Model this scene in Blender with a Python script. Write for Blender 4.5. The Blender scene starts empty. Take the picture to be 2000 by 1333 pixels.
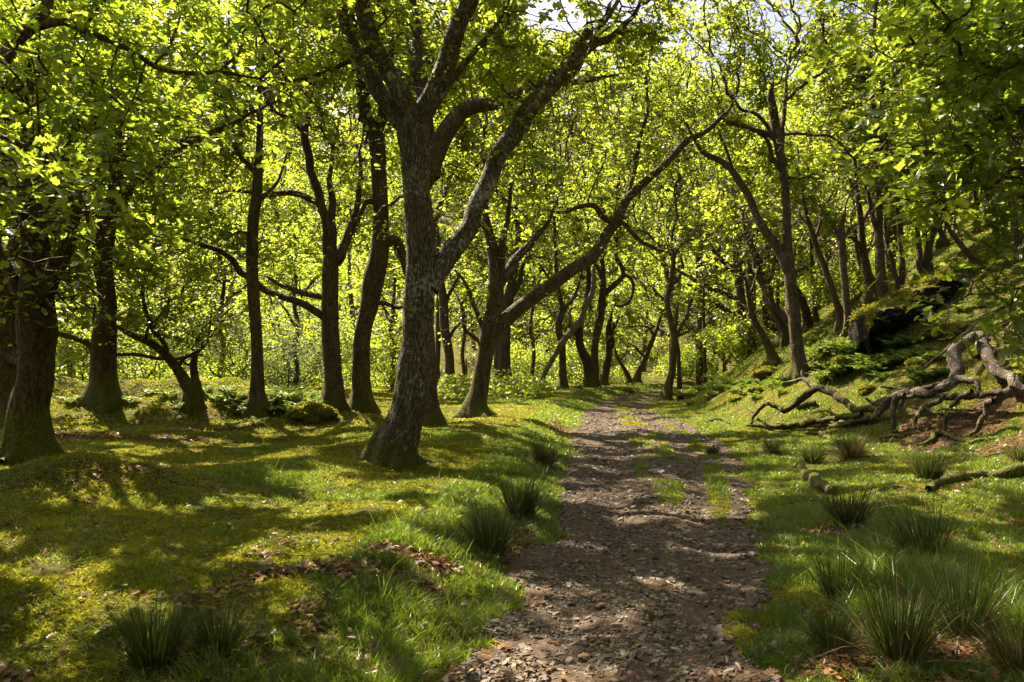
import bpy, math, random
import numpy as np
from math import radians, sin, cos, pi

# ---------------------------------------------------------------- camera, sky, sun, exposure
SC = bpy.context.scene
COL = SC.collection
CAM_Z, FPX, HORIZON = 1.65, 1500.0, 720.0            # focal length in pixels of the 2000 px wide photograph
PITCH = math.atan((HORIZON - 666.5) / FPX)
cam_data = bpy.data.cameras.new('camera')
cam_data.sensor_width = 36.0
cam_data.lens = 36.0 * FPX / 2000.0
cam_data.clip_start, cam_data.clip_end = 0.05, 3000
cam = bpy.data.objects.new('camera', cam_data)
COL.objects.link(cam)
cam.location = (0, 0, CAM_Z)
cam.rotation_euler = (pi / 2 + PITCH, 0, 0)
SC.camera = cam

SUN_AZ, SUN_EL = radians(-38), radians(50)            # azimuth from +Y, negative = left; the sun is ahead and to the left
SUN = np.array([sin(SUN_AZ) * cos(SUN_EL), cos(SUN_AZ) * cos(SUN_EL), sin(SUN_EL)])
world = bpy.data.worlds.new('World')
SC.world = world
world.use_nodes = True
wn, wl = world.node_tree.nodes, world.node_tree.links
wn.clear()
w_out = wn.new('ShaderNodeOutputWorld')
w_bg = wn.new('ShaderNodeBackground')
w_sky = wn.new('ShaderNodeTexSky')
w_sky.sky_type = 'NISHITA'
w_sky.sun_disc = False
w_sky.sun_elevation = SUN_EL
w_sky.sun_rotation = SUN_AZ
w_sky.air_density, w_sky.dust_density, w_sky.ozone_density = 1.0, 7.0, 0.3
wl.new(w_sky.outputs[0], w_bg.inputs[0])
w_bg.inputs[1].default_value = 0.05
wl.new(w_bg.outputs[0], w_out.inputs[0])

sun_data = bpy.data.lights.new('sun', 'SUN')
sun_data.energy = 5.0
sun_data.angle = radians(0.5)
sun_data.color = (1.0, 0.87, 0.62)
sun = bpy.data.objects.new('sun', sun_data)
COL.objects.link(sun)
sun.rotation_euler = (pi / 2 - SUN_EL, 0, -SUN_AZ + pi)
sun.location = (-20, 30, 40)

SC.view_settings.view_transform = 'Standard'
SC.view_settings.look = 'None'
SC.view_settings.exposure = 2.2
SC.view_settings.gamma = 1.0
SC.render.engine = 'CYCLES'
cy = SC.cycles
cy.max_bounces = 8
cy.diffuse_bounces = 5
cy.glossy_bounces = 2
cy.transmission_bounces = 6
cy.transparent_max_bounces = 4
cy.use_denoising = True
cy.sample_clamp_indirect = 2.0
cy.caustics_reflective = cy.caustics_refractive = False

RS = np.random.default_rng(7)

# ---------------------------------------------------------------- small maths helpers
def _hash(ix, iy, iz, seed):
    with np.errstate(over='ignore'):
        h = (ix.astype(np.uint32) * np.uint32(374761393) + iy.astype(np.uint32) * np.uint32(668265263)
             + iz.astype(np.uint32) * np.uint32(2147483647 ^ 0x5bd1e995) + np.uint32((seed * 974634777) & 0xffffffff))
        h = (h ^ (h >> np.uint32(13))) * np.uint32(1274126177)
        h ^= h >> np.uint32(16)
    return h.astype(np.float64) / 4294967295.0

def vnoise(x, y, z=0.0, seed=0):
    """value noise, 0..1"""
    x, y, z = np.broadcast_arrays(np.asarray(x, float), np.asarray(y, float), np.asarray(z, float))
    fx, fy, fz = np.floor(x), np.floor(y), np.floor(z)
    ix, iy, iz = fx.astype(np.int64), fy.astype(np.int64), fz.astype(np.int64)
    tx, ty, tz = x - fx, y - fy, z - fz
    tx, ty, tz = (t * t * (3 - 2 * t) for t in (tx, ty, tz))
    r = 0.0
    for dx in (0, 1):
        wx = tx if dx else 1 - tx
        for dy in (0, 1):
            wy = ty if dy else 1 - ty
            for dz in (0, 1):
                wz = tz if dz else 1 - tz
                r = r + _hash(ix + dx, iy + dy, iz + dz, seed) * wx * wy * wz
    return r

def fbm(x, y, z=0.0, seed=0, octv=4):
    a, s, n = 0.0, 0.0, 1.0
    for k in range(octv):
        a = a + n * vnoise(np.asarray(x) * 2 ** k, np.asarray(y) * 2 ** k, np.asarray(z) * 2 ** k, seed + k * 17)
        s += n
        n *= 0.5
    return a / s

def sstep(a, b, x):
    t = np.clip((np.asarray(x, float) - a) / (b - a), 0, 1)
    return t * t * (3 - 2 * t)

CP, SP = cos(PITCH), sin(PITCH)
def ray(u, v):
    a = (np.asarray(u, float) - 1000) / FPX
    b = (666.5 - np.asarray(v, float)) / FPX
    d = np.stack([a, CP - b * SP, SP + b * CP], -1)
    return d / d[..., 1:2]                             # one metre forward per unit

def at(u, v, depth):
    d = ray(u, v) * np.asarray(depth, float)[..., None]
    d[..., 2] += CAM_Z
    return d

def project(p):
    """points -> photo pixel and forward distance"""
    x, y, z = p[..., 0], p[..., 1], p[..., 2] - CAM_Z
    f = y * CP + z * SP
    up = -y * SP + z * CP
    ff = np.where(f > 0.05, f, 0.05)
    return 1000 + FPX * x / ff, 666.5 - FPX * up / ff, f

# ---------------------------------------------------------------- the lie of the land
def path_z(y):
    return 0.02 * np.maximum(0, np.asarray(y, float) - 15)

_edge = [(1333, 868, 1500), (1200, 960, 1498), (1100, 1030, 1488), (1000, 1085, 1468), (900, 1108, 1442), (850, 1118, 1385),
         (800, 1148, 1262), (780, 1192, 1282), (768, 1232, 1300), (760, 1290, 1335)]
_py, _pl, _pr = [], [], []
for v, l, r in _edge:
    y = np.linspace(3, 90, 8000)
    k = np.argmin(np.abs(CAM_Z + y * ray(1200, v)[2] - path_z(y)))
    _py.append(y[k]); _pl.append((l - 1000) / FPX * y[k]); _pr.append((r - 1000) / FPX * y[k])
_py, _pl, _pr = np.array(_py), np.array(_pl), np.array(_pr)
_py = np.concatenate([[-12, 0], _py, [62, 90, 160]])
_pl = np.concatenate([[-2.6, -1.0], _pl, [20, 44, 120]])
_pr = np.concatenate([[-0.2, 0.85], _pr, [22, 46, 122]])
_fy = np.linspace(-12, 160, 1720)
_k = np.hanning(21); _k /= _k.sum()
_fl = np.convolve(np.pad(np.interp(_fy, _py, _pl), 10, 'edge'), _k, 'valid')
_fr = np.convolve(np.pad(np.interp(_fy, _py, _pr), 10, 'edge'), _k, 'valid')
def path_l(y): return np.interp(y, _fy, _fl)
def path_r(y): return np.interp(y, _fy, _fr)

def terrain(x, y):
    x, y = np.asarray(x, float), np.asarray(y, float)
    z = path_z(np.minimum(y, 70))
    sl, sr = path_l(y) - x, x - path_r(y)
    # left: a low turf bank beside the track, then swelling moss
    und = fbm(x / 2.3 + 11, y / 2.3, 0, 3, 3) - 0.5
    und2 = fbm(x / 0.8 + 5, y / 0.8, 0, 9, 3) - 0.5
    bank = 0.26 * sstep(0, 1.1, sl) * (1 - 0.35 * sstep(20, 34, y)) * sstep(2.5, 6.5, y + 0.4 * sl)
    left = bank + 0.015 * np.clip(sl, 0, 12) + (0.34 * und + 0.11 * und2) * sstep(0.3, 2.2, sl)
    # hedge bank at far left
    q = (y - (15.9 + 0.30 * (x + 9)))                   # distance behind the foot of the bank
    near = sstep(-2.6, -7.4, x)
    ridge = 0.98 * sstep(-0.3, 2.9, q) * near * (0.85 + 0.5 * (vnoise(x / 0.9, y / 0.9, 0, 5) - 0.5))
    left = left + ridge * (1 - 0.75 * sstep(3.0, 6.0, q)) + 0.20 * (vnoise(x / 0.8, y / 0.8, 0, 6) - .5) * near * sstep(-.2, 1, q) * (1 - sstep(4, 6, q))
    # mossy hummocks beside the left edge of the picture
    left = left + 0.30 * np.exp(-(((x + 4.6) / 0.9) ** 2 + ((y - 8.3) / 0.7) ** 2)) + 0.25 * np.exp(-(((x + 3.2) / .5) ** 2 + ((y - 17.2) / .45) ** 2))
    # ground dips to a valley on the left and a wooded hill rises beyond it
    left = left - 1.6 * sstep(48, 62, y) * sstep(2, 14, sl) + 62 * sstep(50, 190, y) * sstep(-30, 20, sl)
    # right: level turf, then the hillside
    s0 = np.interp(y, [-5, 4, 9, 13, 16, 20, 26, 40, 60], [5.5, 5.0, 4.4, 3.7, 2.4, 1.35, 1.1, 1.0, 1.0])
    g = 0.07 * np.clip(sr, 0, None)
    w = sr - s0
    hill = np.where(w > 0, 0.60 * (np.sqrt(w * w + 0.36) - 0.6), 0)
    hill = np.where(hill > 34, 34 + (hill - 34) * 0.2, hill)
    right = g + hill + (0.30 * und + 0.12 * und2) * sstep(0.4, 2.5, sr) + 0.7 * (fbm(x / 3.1, y / 3.1, 0, 21, 3) - .5) * sstep(0.5, 3, w)
    z = z + np.where(sl > 0, left, 0) + np.where(sr > 0, right, 0)
    # the worn track itself: a slightly raised crown between two ruts
    wd = np.maximum(path_r(y) - path_l(y), 0.2)
    t = (x - path_l(y)) / wd
    inside = (t > 0) & (t < 1)
    rut = -0.05 * (np.exp(-((t - .30) / .13) ** 2) + np.exp(-((t - .74) / .12) ** 2)) + 0.05 * (vnoise(x / .5, y / .7, 0, 31) - .5)
    z = z + np.where(inside, rut * sstep(0, .12, t) * sstep(1, .88, t), 0)
    return z

def ground_at(u, v, dmin=3.2, dmax=120.0):
    """where the photo's line of sight first meets the land"""
    d = np.geomspace(dmin, dmax, 1600)
    p = at(np.full_like(d, u), np.full_like(d, v), d)
    below = p[:, 2] < terrain(p[:, 0], p[:, 1])
    k = int(np.argmax(below)) if below.any() else len(d) - 1
    q = p[k].copy()
    q[2] = float(terrain(q[0], q[1]))
    return q

# ---------------------------------------------------------------- scene helpers
def tag(o, label=None, cat=None, group=None, kind=None):
    for k, v in (('label', label), ('category', cat), ('group', group), ('kind', kind)):
        if v:
            o[k] = v
    return o

def empty(name, loc):
    o = bpy.data.objects.new(name, None)
    COL.objects.link(o)
    o.location = tuple(float(c) for c in loc)
    o.empty_display_size = 0.3
    return o

def mesh_obj(name, verts, loops, counts, mats, parent=None, origin=None, smooth=False, mat_idx=None, rnd=None):
    """one mesh object from flat numpy arrays; verts are world coordinates"""
    verts = np.asarray(verts, np.float32).reshape(-1, 3)
    if origin is None:
        origin = np.zeros(3)
    origin = np.asarray(origin, np.float32)
    loops = np.asarray(loops, np.int32).ravel()
    counts = np.asarray(counts, np.int32).ravel()
    me = bpy.data.meshes.new(name)
    me.vertices.add(len(verts))
    me.vertices.foreach_set('co', (verts - origin).ravel())
    me.loops.add(len(loops))
    me.loops.foreach_set('vertex_index', loops)
    me.polygons.add(len(counts))
    starts = np.zeros(len(counts), np.int32)
    starts[1:] = np.cumsum(counts)[:-1]
    me.polygons.foreach_set('loop_start', starts)
    if mat_idx is not None:
        me.polygons.foreach_set('material_index', np.asarray(mat_idx, np.int32))
    me.polygons.foreach_set('use_smooth', np.full(len(counts), bool(smooth)) if np.isscalar(smooth) else np.asarray(smooth, bool))
    me.update(calc_edges=True)
    if rnd is not None:
        a = me.attributes.new('tint', 'FLOAT', 'POINT')
        a.data.foreach_set('value', np.asarray(rnd, np.float32))
    for m in (mats if isinstance(mats, (list, tuple)) else [mats]):
        me.materials.append(m)
    o = bpy.data.objects.new(name, me)
    COL.objects.link(o)
    if parent is not None:
        o.parent = parent
        o.location = tuple(float(a - b) for a, b in zip(origin, PARENT_LOC.get(parent.name, (0, 0, 0))))
    else:
        o.location = tuple(float(c) for c in origin)
    return o
PARENT_LOC = {}

class Geo:
    """collects pieces of geometry for one mesh"""
    def __init__(self):
        self.v, self.l, self.c, self.m, self.r, self.s, self.n = [], [], [], [], [], [], 0
    def add(self, verts, faces_loops, counts, mat=0, rnd=0.5, smooth=False):
        verts = np.asarray(verts, float).reshape(-1, 3)
        self.v.append(verts)
        self.l.append(np.asarray(faces_loops, np.int64).ravel() + self.n)
        self.c.append(np.asarray(counts, np.int32).ravel())
        self.m.append(np.full(len(self.c[-1]), mat, np.int32))
        self.s.append(np.full(len(self.c[-1]), smooth, bool))
        self.r.append(np.broadcast_to(np.asarray(rnd, float), (len(verts),)))
        self.n += len(verts)
    def build(self, name, mats, parent=None, origin=None):
        return mesh_obj(name, np.concatenate(self.v), np.concatenate(self.l), np.concatenate(self.c), mats, parent, origin,
                        np.concatenate(self.s), np.concatenate(self.m), np.concatenate(self.r))

# ---------------------------------------------------------------- materials
def mat(name):
    m = bpy.data.materials.new(name)
    m.use_nodes = True
    nt = m.node_tree
    nt.nodes.clear()
    return m, nt, nt.nodes, nt.links

def N(nt, typ, **kw):
    n = nt.nodes.new(typ)
    for k, v in kw.items():
        if k in n.inputs:
            n.inputs[k].default_value = v
        else:
            setattr(n, k, v)
    return n

def ramp(nt, fac, stops, interp='LINEAR'):
    r = nt.nodes.new('ShaderNodeValToRGB')
    r.color_ramp.interpolation = interp
    els = r.color_ramp.elements
    while len(els) > 1:
        els.remove(els[-1])
    for i, (p, c) in enumerate(stops):
        e = els[0] if i == 0 else els.new(p)
        e.position = p
        e.color = (*c, 1) if len(c) == 3 else c
    nt.links.new(fac, r.inputs[0])
    return r.outputs[0]

def mixc(nt, fac, a, b, typ='MIX'):
    n = nt.nodes.new('ShaderNodeMix')
    n.data_type, n.blend_type = 'RGBA', typ
    for s, x in ((n.inputs[0], fac), (n.inputs[6], a), (n.inputs[7], b)):
        if hasattr(x, 'links'):
            nt.links.new(x, s)
        elif isinstance(x, (int, float)):
            s.default_value = x
        else:
            s.default_value = (*x, 1)
    return n.outputs[2]

def noise(nt, vec, scale, detail=4, rough=.55, dist=0.0):
    n = N(nt, 'ShaderNodeTexNoise', Scale=scale, Detail=detail, Roughness=rough, Distortion=dist)
    nt.links.new(vec, n.inputs['Vector'])
    return n.outputs['Fac']

def math_(nt, op, a, b=0.0, c=0.0):
    n = nt.nodes.new('ShaderNodeMath')
    n.operation = op
    for s, x in zip(n.inputs, (a, b, c)):
        if hasattr(x, 'links'):
            nt.links.new(x, s)
        else:
            s.default_value = x
    return n.outputs[0]

def mapped(nt, vec, scale):
    n = N(nt, 'ShaderNodeMapping')
    n.inputs['Scale'].default_value = scale
    nt.links.new(vec, n.inputs['Vector'])
    return n.outputs[0]

def leaf_material(name, dark, light, t_dark, t_light, gloss=0.05, trans=0.5):
    m, nt, nn, ll = mat(name)
    at_ = N(nt, 'ShaderNodeAttribute', attribute_name='tint')
    geo = N(nt, 'ShaderNodeNewGeometry')
    nz = noise(nt, geo.outputs['Position'], 0.35, 2)
    f = math_(nt, 'ADD', math_(nt, 'MULTIPLY', at_.outputs['Fac'], 0.65), math_(nt, 'MULTIPLY', math_(nt, 'SUBTRACT', nz, 0.25), 0.7))
    cd = ramp(nt, f, [(0.1, dark), (0.8, light)])
    ct = ramp(nt, f, [(0.1, t_dark), (0.8, t_light)])
    d = N(nt, 'ShaderNodeBsdfDiffuse')
    t = N(nt, 'ShaderNodeBsdfTranslucent')
    ll.new(cd, d.inputs[0]); ll.new(ct, t.inputs[0])
    mx = N(nt, 'ShaderNodeMixShader'); mx.inputs[0].default_value = trans
    ll.new(d.outputs[0], mx.inputs[1]); ll.new(t.outputs[0], mx.inputs[2])
    g = N(nt, 'ShaderNodeBsdfGlossy', Roughness=0.38)
    mg = N(nt, 'ShaderNodeMixShader'); mg.inputs[0].default_value = gloss
    ll.new(mx.outputs[0], mg.inputs[1]); ll.new(g.outputs[0], mg.inputs[2])
    o = N(nt, 'ShaderNodeOutputMaterial')
    ll.new(mg.outputs[0], o.inputs[0])
    return m

def bark_material(name, dark, mid, lichen, lich_amt, moss_amt, scale=1.0, bump=1.0):
    m, nt, nn, ll = mat(name)
    tc = N(nt, 'ShaderNodeTexCoord')
    geo = N(nt, 'ShaderNodeNewGeometry')
    P = tc.outputs['Object']
    st = mapped(nt, P, (1, 1, 0.28))
    v = N(nt, 'ShaderNodeTexVoronoi', feature='DISTANCE_TO_EDGE', Scale=24 * scale)
    wob = N(nt, 'ShaderNodeTexNoise', Scale=9 * scale, Detail=3)
    ll.new(st, wob.inputs['Vector'])
    add = N(nt, 'ShaderNodeMix'); add.data_type = 'RGBA'; add.blend_type = 'ADD'; add.inputs[0].default_value = 0.10
    ll.new(st, add.inputs[6]); ll.new(wob.outputs['Color'], add.inputs[7])
    ll.new(add.outputs[2], v.inputs['Vector'])
    crack = N(nt, 'ShaderNodeMapRange')
    crack.inputs[1].default_value, crack.inputs[2].default_value = 0.0, 0.16
    ll.new(v.outputs['Distance'], crack.inputs[0])
    n1 = noise(nt, st, 7 * scale, 6, .65)
    n2 = noise(nt, P, 2.2, 5, .6)
    n3 = noise(nt, P, 17 * scale, 5, .7)
    base = ramp(nt, n1, [(0.3, dark), (0.7, mid)])
    base = mixc(nt, math_(nt, 'MULTIPLY', math_(nt, 'SUBTRACT', 1.0, crack.outputs[0]), 0.75), base, tuple(c * 0.3 for c in dark))
    lf = ramp(nt, math_(nt, 'ADD', math_(nt, 'MULTIPLY', n3, .6), math_(nt, 'MULTIPLY', n2, .4)), [(0.62 - 0.25 * lich_amt, (0, 0, 0)), (0.70 - 0.2 * lich_amt, (1, 1, 1))])
    lf = math_(nt, 'MULTIPLY', lf, 0.85)
    base = mixc(nt, lf, base, lichen)
    # moss grows on upward faces and at the foot of the trunk
    sx = N(nt, 'ShaderNodeSeparateXYZ'); ll.new(geo.outputs['Normal'], sx.inputs[0])
    so = N(nt, 'ShaderNodeSeparateXYZ'); ll.new(P, so.inputs[0])
    foot = N(nt, 'ShaderNodeMapRange')
    foot.inputs[1].default_value, foot.inputs[2].default_value = 1.0, 0.0
    ll.new(so.outputs[2], foot.inputs[0])
    mf = math_(nt, 'ADD', math_(nt, 'MULTIPLY', sx.outputs[2], 0.45), math_(nt, 'MULTIPLY', foot.outputs[0], 0.80))
    mf = math_(nt, 'ADD', mf, math_(nt, 'MULTIPLY', math_(nt, 'SUBTRACT', noise(nt, P, 3.5, 5, .65), 0.5), 1.5))
    mf = math_(nt, 'ADD', mf, moss_amt - 0.5)
    mf = ramp(nt, mf, [(0.35, (0, 0, 0)), (0.55, (1, 1, 1))])
    mossc = ramp(nt, noise(nt, P, 30, 4), [(0.3, (0.040, 0.048, 0.008)), (0.7, (0.130, 0.118, 0.018))])
    base = mixc(nt, mf, base, mossc)
    b = N(nt, 'ShaderNodeBsdfPrincipled', Roughness=0.88)
    b.inputs['Specular IOR Level'].default_value = 0.25
    ll.new(base, b.inputs['Base Color'])
    h = math_(nt, 'ADD', math_(nt, 'MULTIPLY', crack.outputs[0], 0.7), math_(nt, 'MULTIPLY', n3, 0.6))
    bp = N(nt, 'ShaderNodeBump', Strength=0.9 * bump, Distance=0.022)
    ll.new(h, bp.inputs['Height'])
    ll.new(bp.outputs[0], b.inputs['Normal'])
    o = N(nt, 'ShaderNodeOutputMaterial'); ll.new(b.outputs[0], o.inputs[0])
    return m

M = {}
M['leaf'] = leaf_material('oak_leaf', (0.036, 0.060, 0.006), (0.095, 0.118, 0.012), (0.24, 0.365, 0.016), (0.54, 0.60, 0.05), 0.05, 0.58)
M['leaf_near'] = leaf_material('near_oak_leaf', (0.036, 0.072, 0.008), (0.090, 0.125, 0.014), (0.19, 0.32, 0.014), (0.52, 0.59, 0.045), 0.06, 0.54)
M['leaf_grey'] = leaf_material('willow_leaf', (0.06, 0.085, 0.035), (0.13, 0.16, 0.07), (0.20, 0.26, 0.07), (0.34, 0.40, 0.13), 0.04, 0.45)
M['grass'] = leaf_material('grass_blade', (0.026, 0.058, 0.005), (0.100, 0.140, 0.018), (0.11, 0.21, 0.008), (0.36, 0.44, 0.04), 0.05, 0.45)
M['moss'] = leaf_material('moss_strand', (0.075, 0.082, 0.008), (0.260, 0.235, 0.040), (0.28, 0.30, 0.016), (0.62, 0.57, 0.08), 0.0, 0.35)
M['rush'] = leaf_material('rush_stem', (0.012, 0.028, 0.006), (0.055, 0.080, 0.018), (0.04, 0.09, 0.01), (0.15, 0.19, 0.03), 0.06, 0.25)
M['straw'] = leaf_material('dry_straw', (0.16, 0.10, 0.045), (0.42, 0.31, 0.16), (0.2, 0.13, 0.05), (0.4, 0.3, 0.13), 0.03, 0.3)
M['fern'] = leaf_material('fern_frond', (0.045, 0.095, 0.014), (0.11, 0.16, 0.03), (0.20, 0.32, 0.02), (0.42, 0.50, 0.06), 0.03, 0.45)
M['litter'] = leaf_material('dead_leaf', (0.060, 0.028, 0.012), (0.24, 0.125, 0.060), (0.10, 0.04, 0.012), (0.26, 0.13, 0.05), 0.03, 0.2)
M['bark'] = bark_material('oak_bark', (0.052, 0.036, 0.021), (0.175, 0.122, 0.072), (0.30, 0.28, 0.20), 0.24, 0.33)
M['bark_grey'] = bark_material('lichened_oak_bark', (0.060, 0.044, 0.028), (0.190, 0.148, 0.100), (0.42, 0.41, 0.34), 0.38, 0.34, 1.0, 1.3)
M['bark_moss'] = bark_material('mossy_oak_bark', (0.040, 0.028, 0.015), (0.130, 0.088, 0.050), (0.16, 0.15, 0.10), 0.05, 0.62)
M['bark_far'] = bark_material('pale_oak_bark', (0.060, 0.043, 0.025), (0.200, 0.142, 0.082), (0.32, 0.27, 0.18), 0.2, 0.36)  # paler brown version of the oak bark colours
M['deadwood'] = bark_material('weathered_wood', (0.048, 0.034, 0.024), (0.165, 0.124, 0.088), (0.40, 0.38, 0.31), 0.38, 0.26)
M['deadwood_dark'] = bark_material('damp_deadwood', (0.030, 0.019, 0.012), (0.105, 0.070, 0.044), (0.22, 0.20, 0.15), 0.12, 0.28)
M['palewood'] = bark_material('bare_wood', (0.14, 0.10, 0.06), (0.36, 0.28, 0.18), (0.42, 0.38, 0.28), 0.2, 0.15)

# ---------------------------------------------------------------- where foliage is cut away to let sun onto the ground
LV = np.array([420, 560, 640, 700, 740, 780, 820, 860, 900, 950, 1000, 1050, 1100, 1150, 1200, 1250, 1320], float)
LU = np.array([100, 300, 500, 700, 900, 1100, 1300, 1500, 1700, 1900], float)
LIT = np.array([
    [0.30, 0.30, 0.40, 0.50, 0.60, 0.60, 0.70, 0.78, 0.80, 0.75],
    [0.30, 0.30, 0.40, 0.50, 0.60, 0.60, 0.70, 0.78, 0.80, 0.75],
    [0.25, 0.30, 0.40, 0.60, 0.70, 0.70, 0.70, 0.78, 0.80, 0.75],
    [0.20, 0.30, 0.40, 0.70, 0.80, 0.80, 0.70, 0.78, 0.80, 0.75],
    [0.35, 0.50, 0.60, 0.80, 0.70, 0.80, 0.70, 0.78, 0.80, 0.75],
    [0.30, 0.55, 0.70, 0.70, 0.60, 0.70, 0.70, 0.78, 0.80, 0.75],
    [0.05, 0.10, 0.30, 0.50, 0.60, 0.60, 0.60, 0.72, 0.75, 0.60],
    [0.10, 0.35, 0.45, 0.50, 0.80, 0.70, 0.40, 0.72, 0.75, 0.60],
    [0.50, 0.30, 0.50, 0.50, 0.82, 0.70, 0.40, 0.75, 0.75, 0.60],
    [0.65, 0.25, 0.55, 0.78, 0.72, 0.65, 0.35, 0.72, 0.75, 0.60],
    [0.55, 0.30, 0.75, 0.82, 0.66, 0.50, 0.50, 0.55, 0.45, 0.50],
    [0.20, 0.55, 0.80, 0.62, 0.30, 0.30, 0.60, 0.45, 0.50, 0.45],
    [0.15, 0.66, 0.55, 0.30, 0.20, 0.25, 0.40, 0.35, 0.50, 0.40],
    [0.25, 0.40, 0.15, 0.20, 0.30, 0.20, 0.30, 0.30, 0.60, 0.50],
    [0.25, 0.10, 0.05, 0.15, 0.20, 0.10, 0.40, 0.40, 0.80, 0.55],
    [0.10, 0.00, 0.03, 0.20, 0.05, 0.30, 0.35, 0.30, 0.75, 0.45],
    [0.00, 0.00, 0.00, 0.05, 0.10, 0.15, 0.10, 0.20, 0.40, 0.20]])
_lut = np.sort(fbm(RS.uniform(0, 60, 6000), RS.uniform(0, 60, 6000), 0, 77, 3))
def sun_gap(p):
    """True where leaves are left out so that sun reaches chosen ground below"""
    t = (p[:, 2] - 0.3) / SUN[2]
    g = p - SUN * t[:, None]
    for _ in range(3):
        gz = terrain(g[:, 0], g[:, 1])
        t = (p[:, 2] - gz) / SUN[2]
        g = p - SUN * np.clip(t, 0, 60)[:, None]
    u, v, f = project(g)
    ui = np.clip(np.interp(u, LU, np.arange(len(LU))), 0, len(LU) - 1.001)
    vi = np.clip(np.interp(v, LV, np.arange(len(LV))), 0, len(LV) - 1.001)
    a, b = vi.astype(int), ui.astype(int)
    fa, fb = vi - a, ui - b
    want = (LIT[a, b] * (1 - fa) * (1 - fb) + LIT[a + 1, b] * fa * (1 - fb) + LIT[a, b + 1] * (1 - fa) * fb + LIT[a + 1, b + 1] * fa * fb)
    nz = np.searchsorted(_lut, fbm(g[:, 0] / 0.82, g[:, 1] / 0.66, 0, 77, 3)) / len(_lut)
    inside = (f > 2.5) & (f < 45) & (u > -250) & (u < 2250) & (v > 400) & (v < 1500)
    return inside & (nz < want)

# ---------------------------------------------------------------- branches
def spline(pts, step):
    """Catmull-Rom through rows (x, y, z, r)"""
    pts = np.asarray(pts, float)
    P = np.vstack([2 * pts[0] - pts[1], pts, 2 * pts[-1] - pts[-2]])
    P[0, 3], P[-1, 3] = pts[0, 3], pts[-1, 3]
    out = []
    for i in range(1, len(P) - 2):
        a, b, c, d = P[i - 1], P[i], P[i + 1], P[i + 2]
        n = max(2, int(np.linalg.norm(c[:3] - b[:3]) / step))
        t = (np.arange(n) / n)[:, None]
        out.append(0.5 * (2 * b + (c - a) * t + (2 * a - 5 * b + 4 * c - d) * t ** 2 + (3 * b - a - 3 * c + d) * t ** 3))
    out.append(P[-2][None])
    o = np.vstack(out)
    o[:, 3] = np.maximum(o[:, 3], 0.003)
    return o

def sweep(geo, line, sides, mat_i=0, lump=0.10, seed=0, flare=0.0, ground=0.0, ridge=0.0, cap=True):
    """a tapering tube round a line of (x, y, z, r) with knots and swellings"""
    p, r = line[:, :3], line[:, 3]
    n = len(p)
    tan = np.gradient(p, axis=0)
    tan /= np.linalg.norm(tan, axis=1)[:, None] + 1e-9
    a = np.zeros((n, 3))
    ref = np.array([1.0, 0.1, 0]) if abs(tan[0, 0]) < 0.8 else np.array([0, 1.0, 0.1])
    for i in range(n):
        ref = ref - tan[i] * ref.dot(tan[i])
        ref /= np.linalg.norm(ref) + 1e-9
        a[i] = ref
    b = np.cross(tan, a)
    th = np.linspace(0, 2 * pi, sides, endpoint=False)
    rr = np.repeat(r[:, None], sides, 1)
    dirv = a[:, None] * np.cos(th)[None, :, None] + b[:, None] * np.sin(th)[None, :, None]
    q = p[:, None] + dirv * rr[..., None]
    rm = float(np.median(r))
    if lump:
        s = 1 / max(rm * 2.2, 0.04)
        nz = fbm(q[..., 0] * s, q[..., 1] * s, q[..., 2] * s * 0.6, seed, 3) - 0.5
        rr = rr * (1 + 2.2 * lump * nz)
    if ridge:
        nz2 = fbm(q[..., 0] * 16, q[..., 1] * 16, q[..., 2] * 4.0, seed + 3, 3)
        rr = rr + ridge * (np.abs(nz2 - 0.5) * 4 - 0.9)
    if flare:
        h = np.clip(p[:, 2] - ground, 0, 5)
        k = np.exp(-h / 0.28)
        lobes = 0.18 + 1.3 * np.clip(np.cos(th * 4 + seed + .6 * np.sin(th + seed)), 0, 1) ** 2.2 + 0.7 * np.clip(np.cos(th * 3 + 2 * seed), 0, 1) ** 3
        rr = rr * (1 + flare * k[:, None] * np.clip(lobes, 0.05, 2)[None])
    q = p[:, None] + dirv * rr[..., None]
    i, j = np.meshgrid(np.arange(n - 1), np.arange(sides), indexing='ij')
    k = (j + 1) % sides
    quads = np.stack([i * sides + j, i * sides + k, (i + 1) * sides + k, (i + 1) * sides + j], -1).reshape(-1, 4)
    verts = q.reshape(-1, 3)
    loops, counts = [quads.ravel()], [np.full(len(quads), 4)]
    if cap:
        verts = np.vstack([verts, p[-1] + tan[-1] * r[-1] * 0.4])
        tip = n * sides
        jj = np.arange(sides)
        tri = np.stack([(n - 1) * sides + jj, (n - 1) * sides + (jj + 1) % sides, np.full(sides, tip)], -1)
        loops.append(tri.ravel()); counts.append(np.full(sides, 3))
    geo.add(verts, np.concatenate(loops), np.concatenate(counts), mat_i, 0.5, True)

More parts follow.
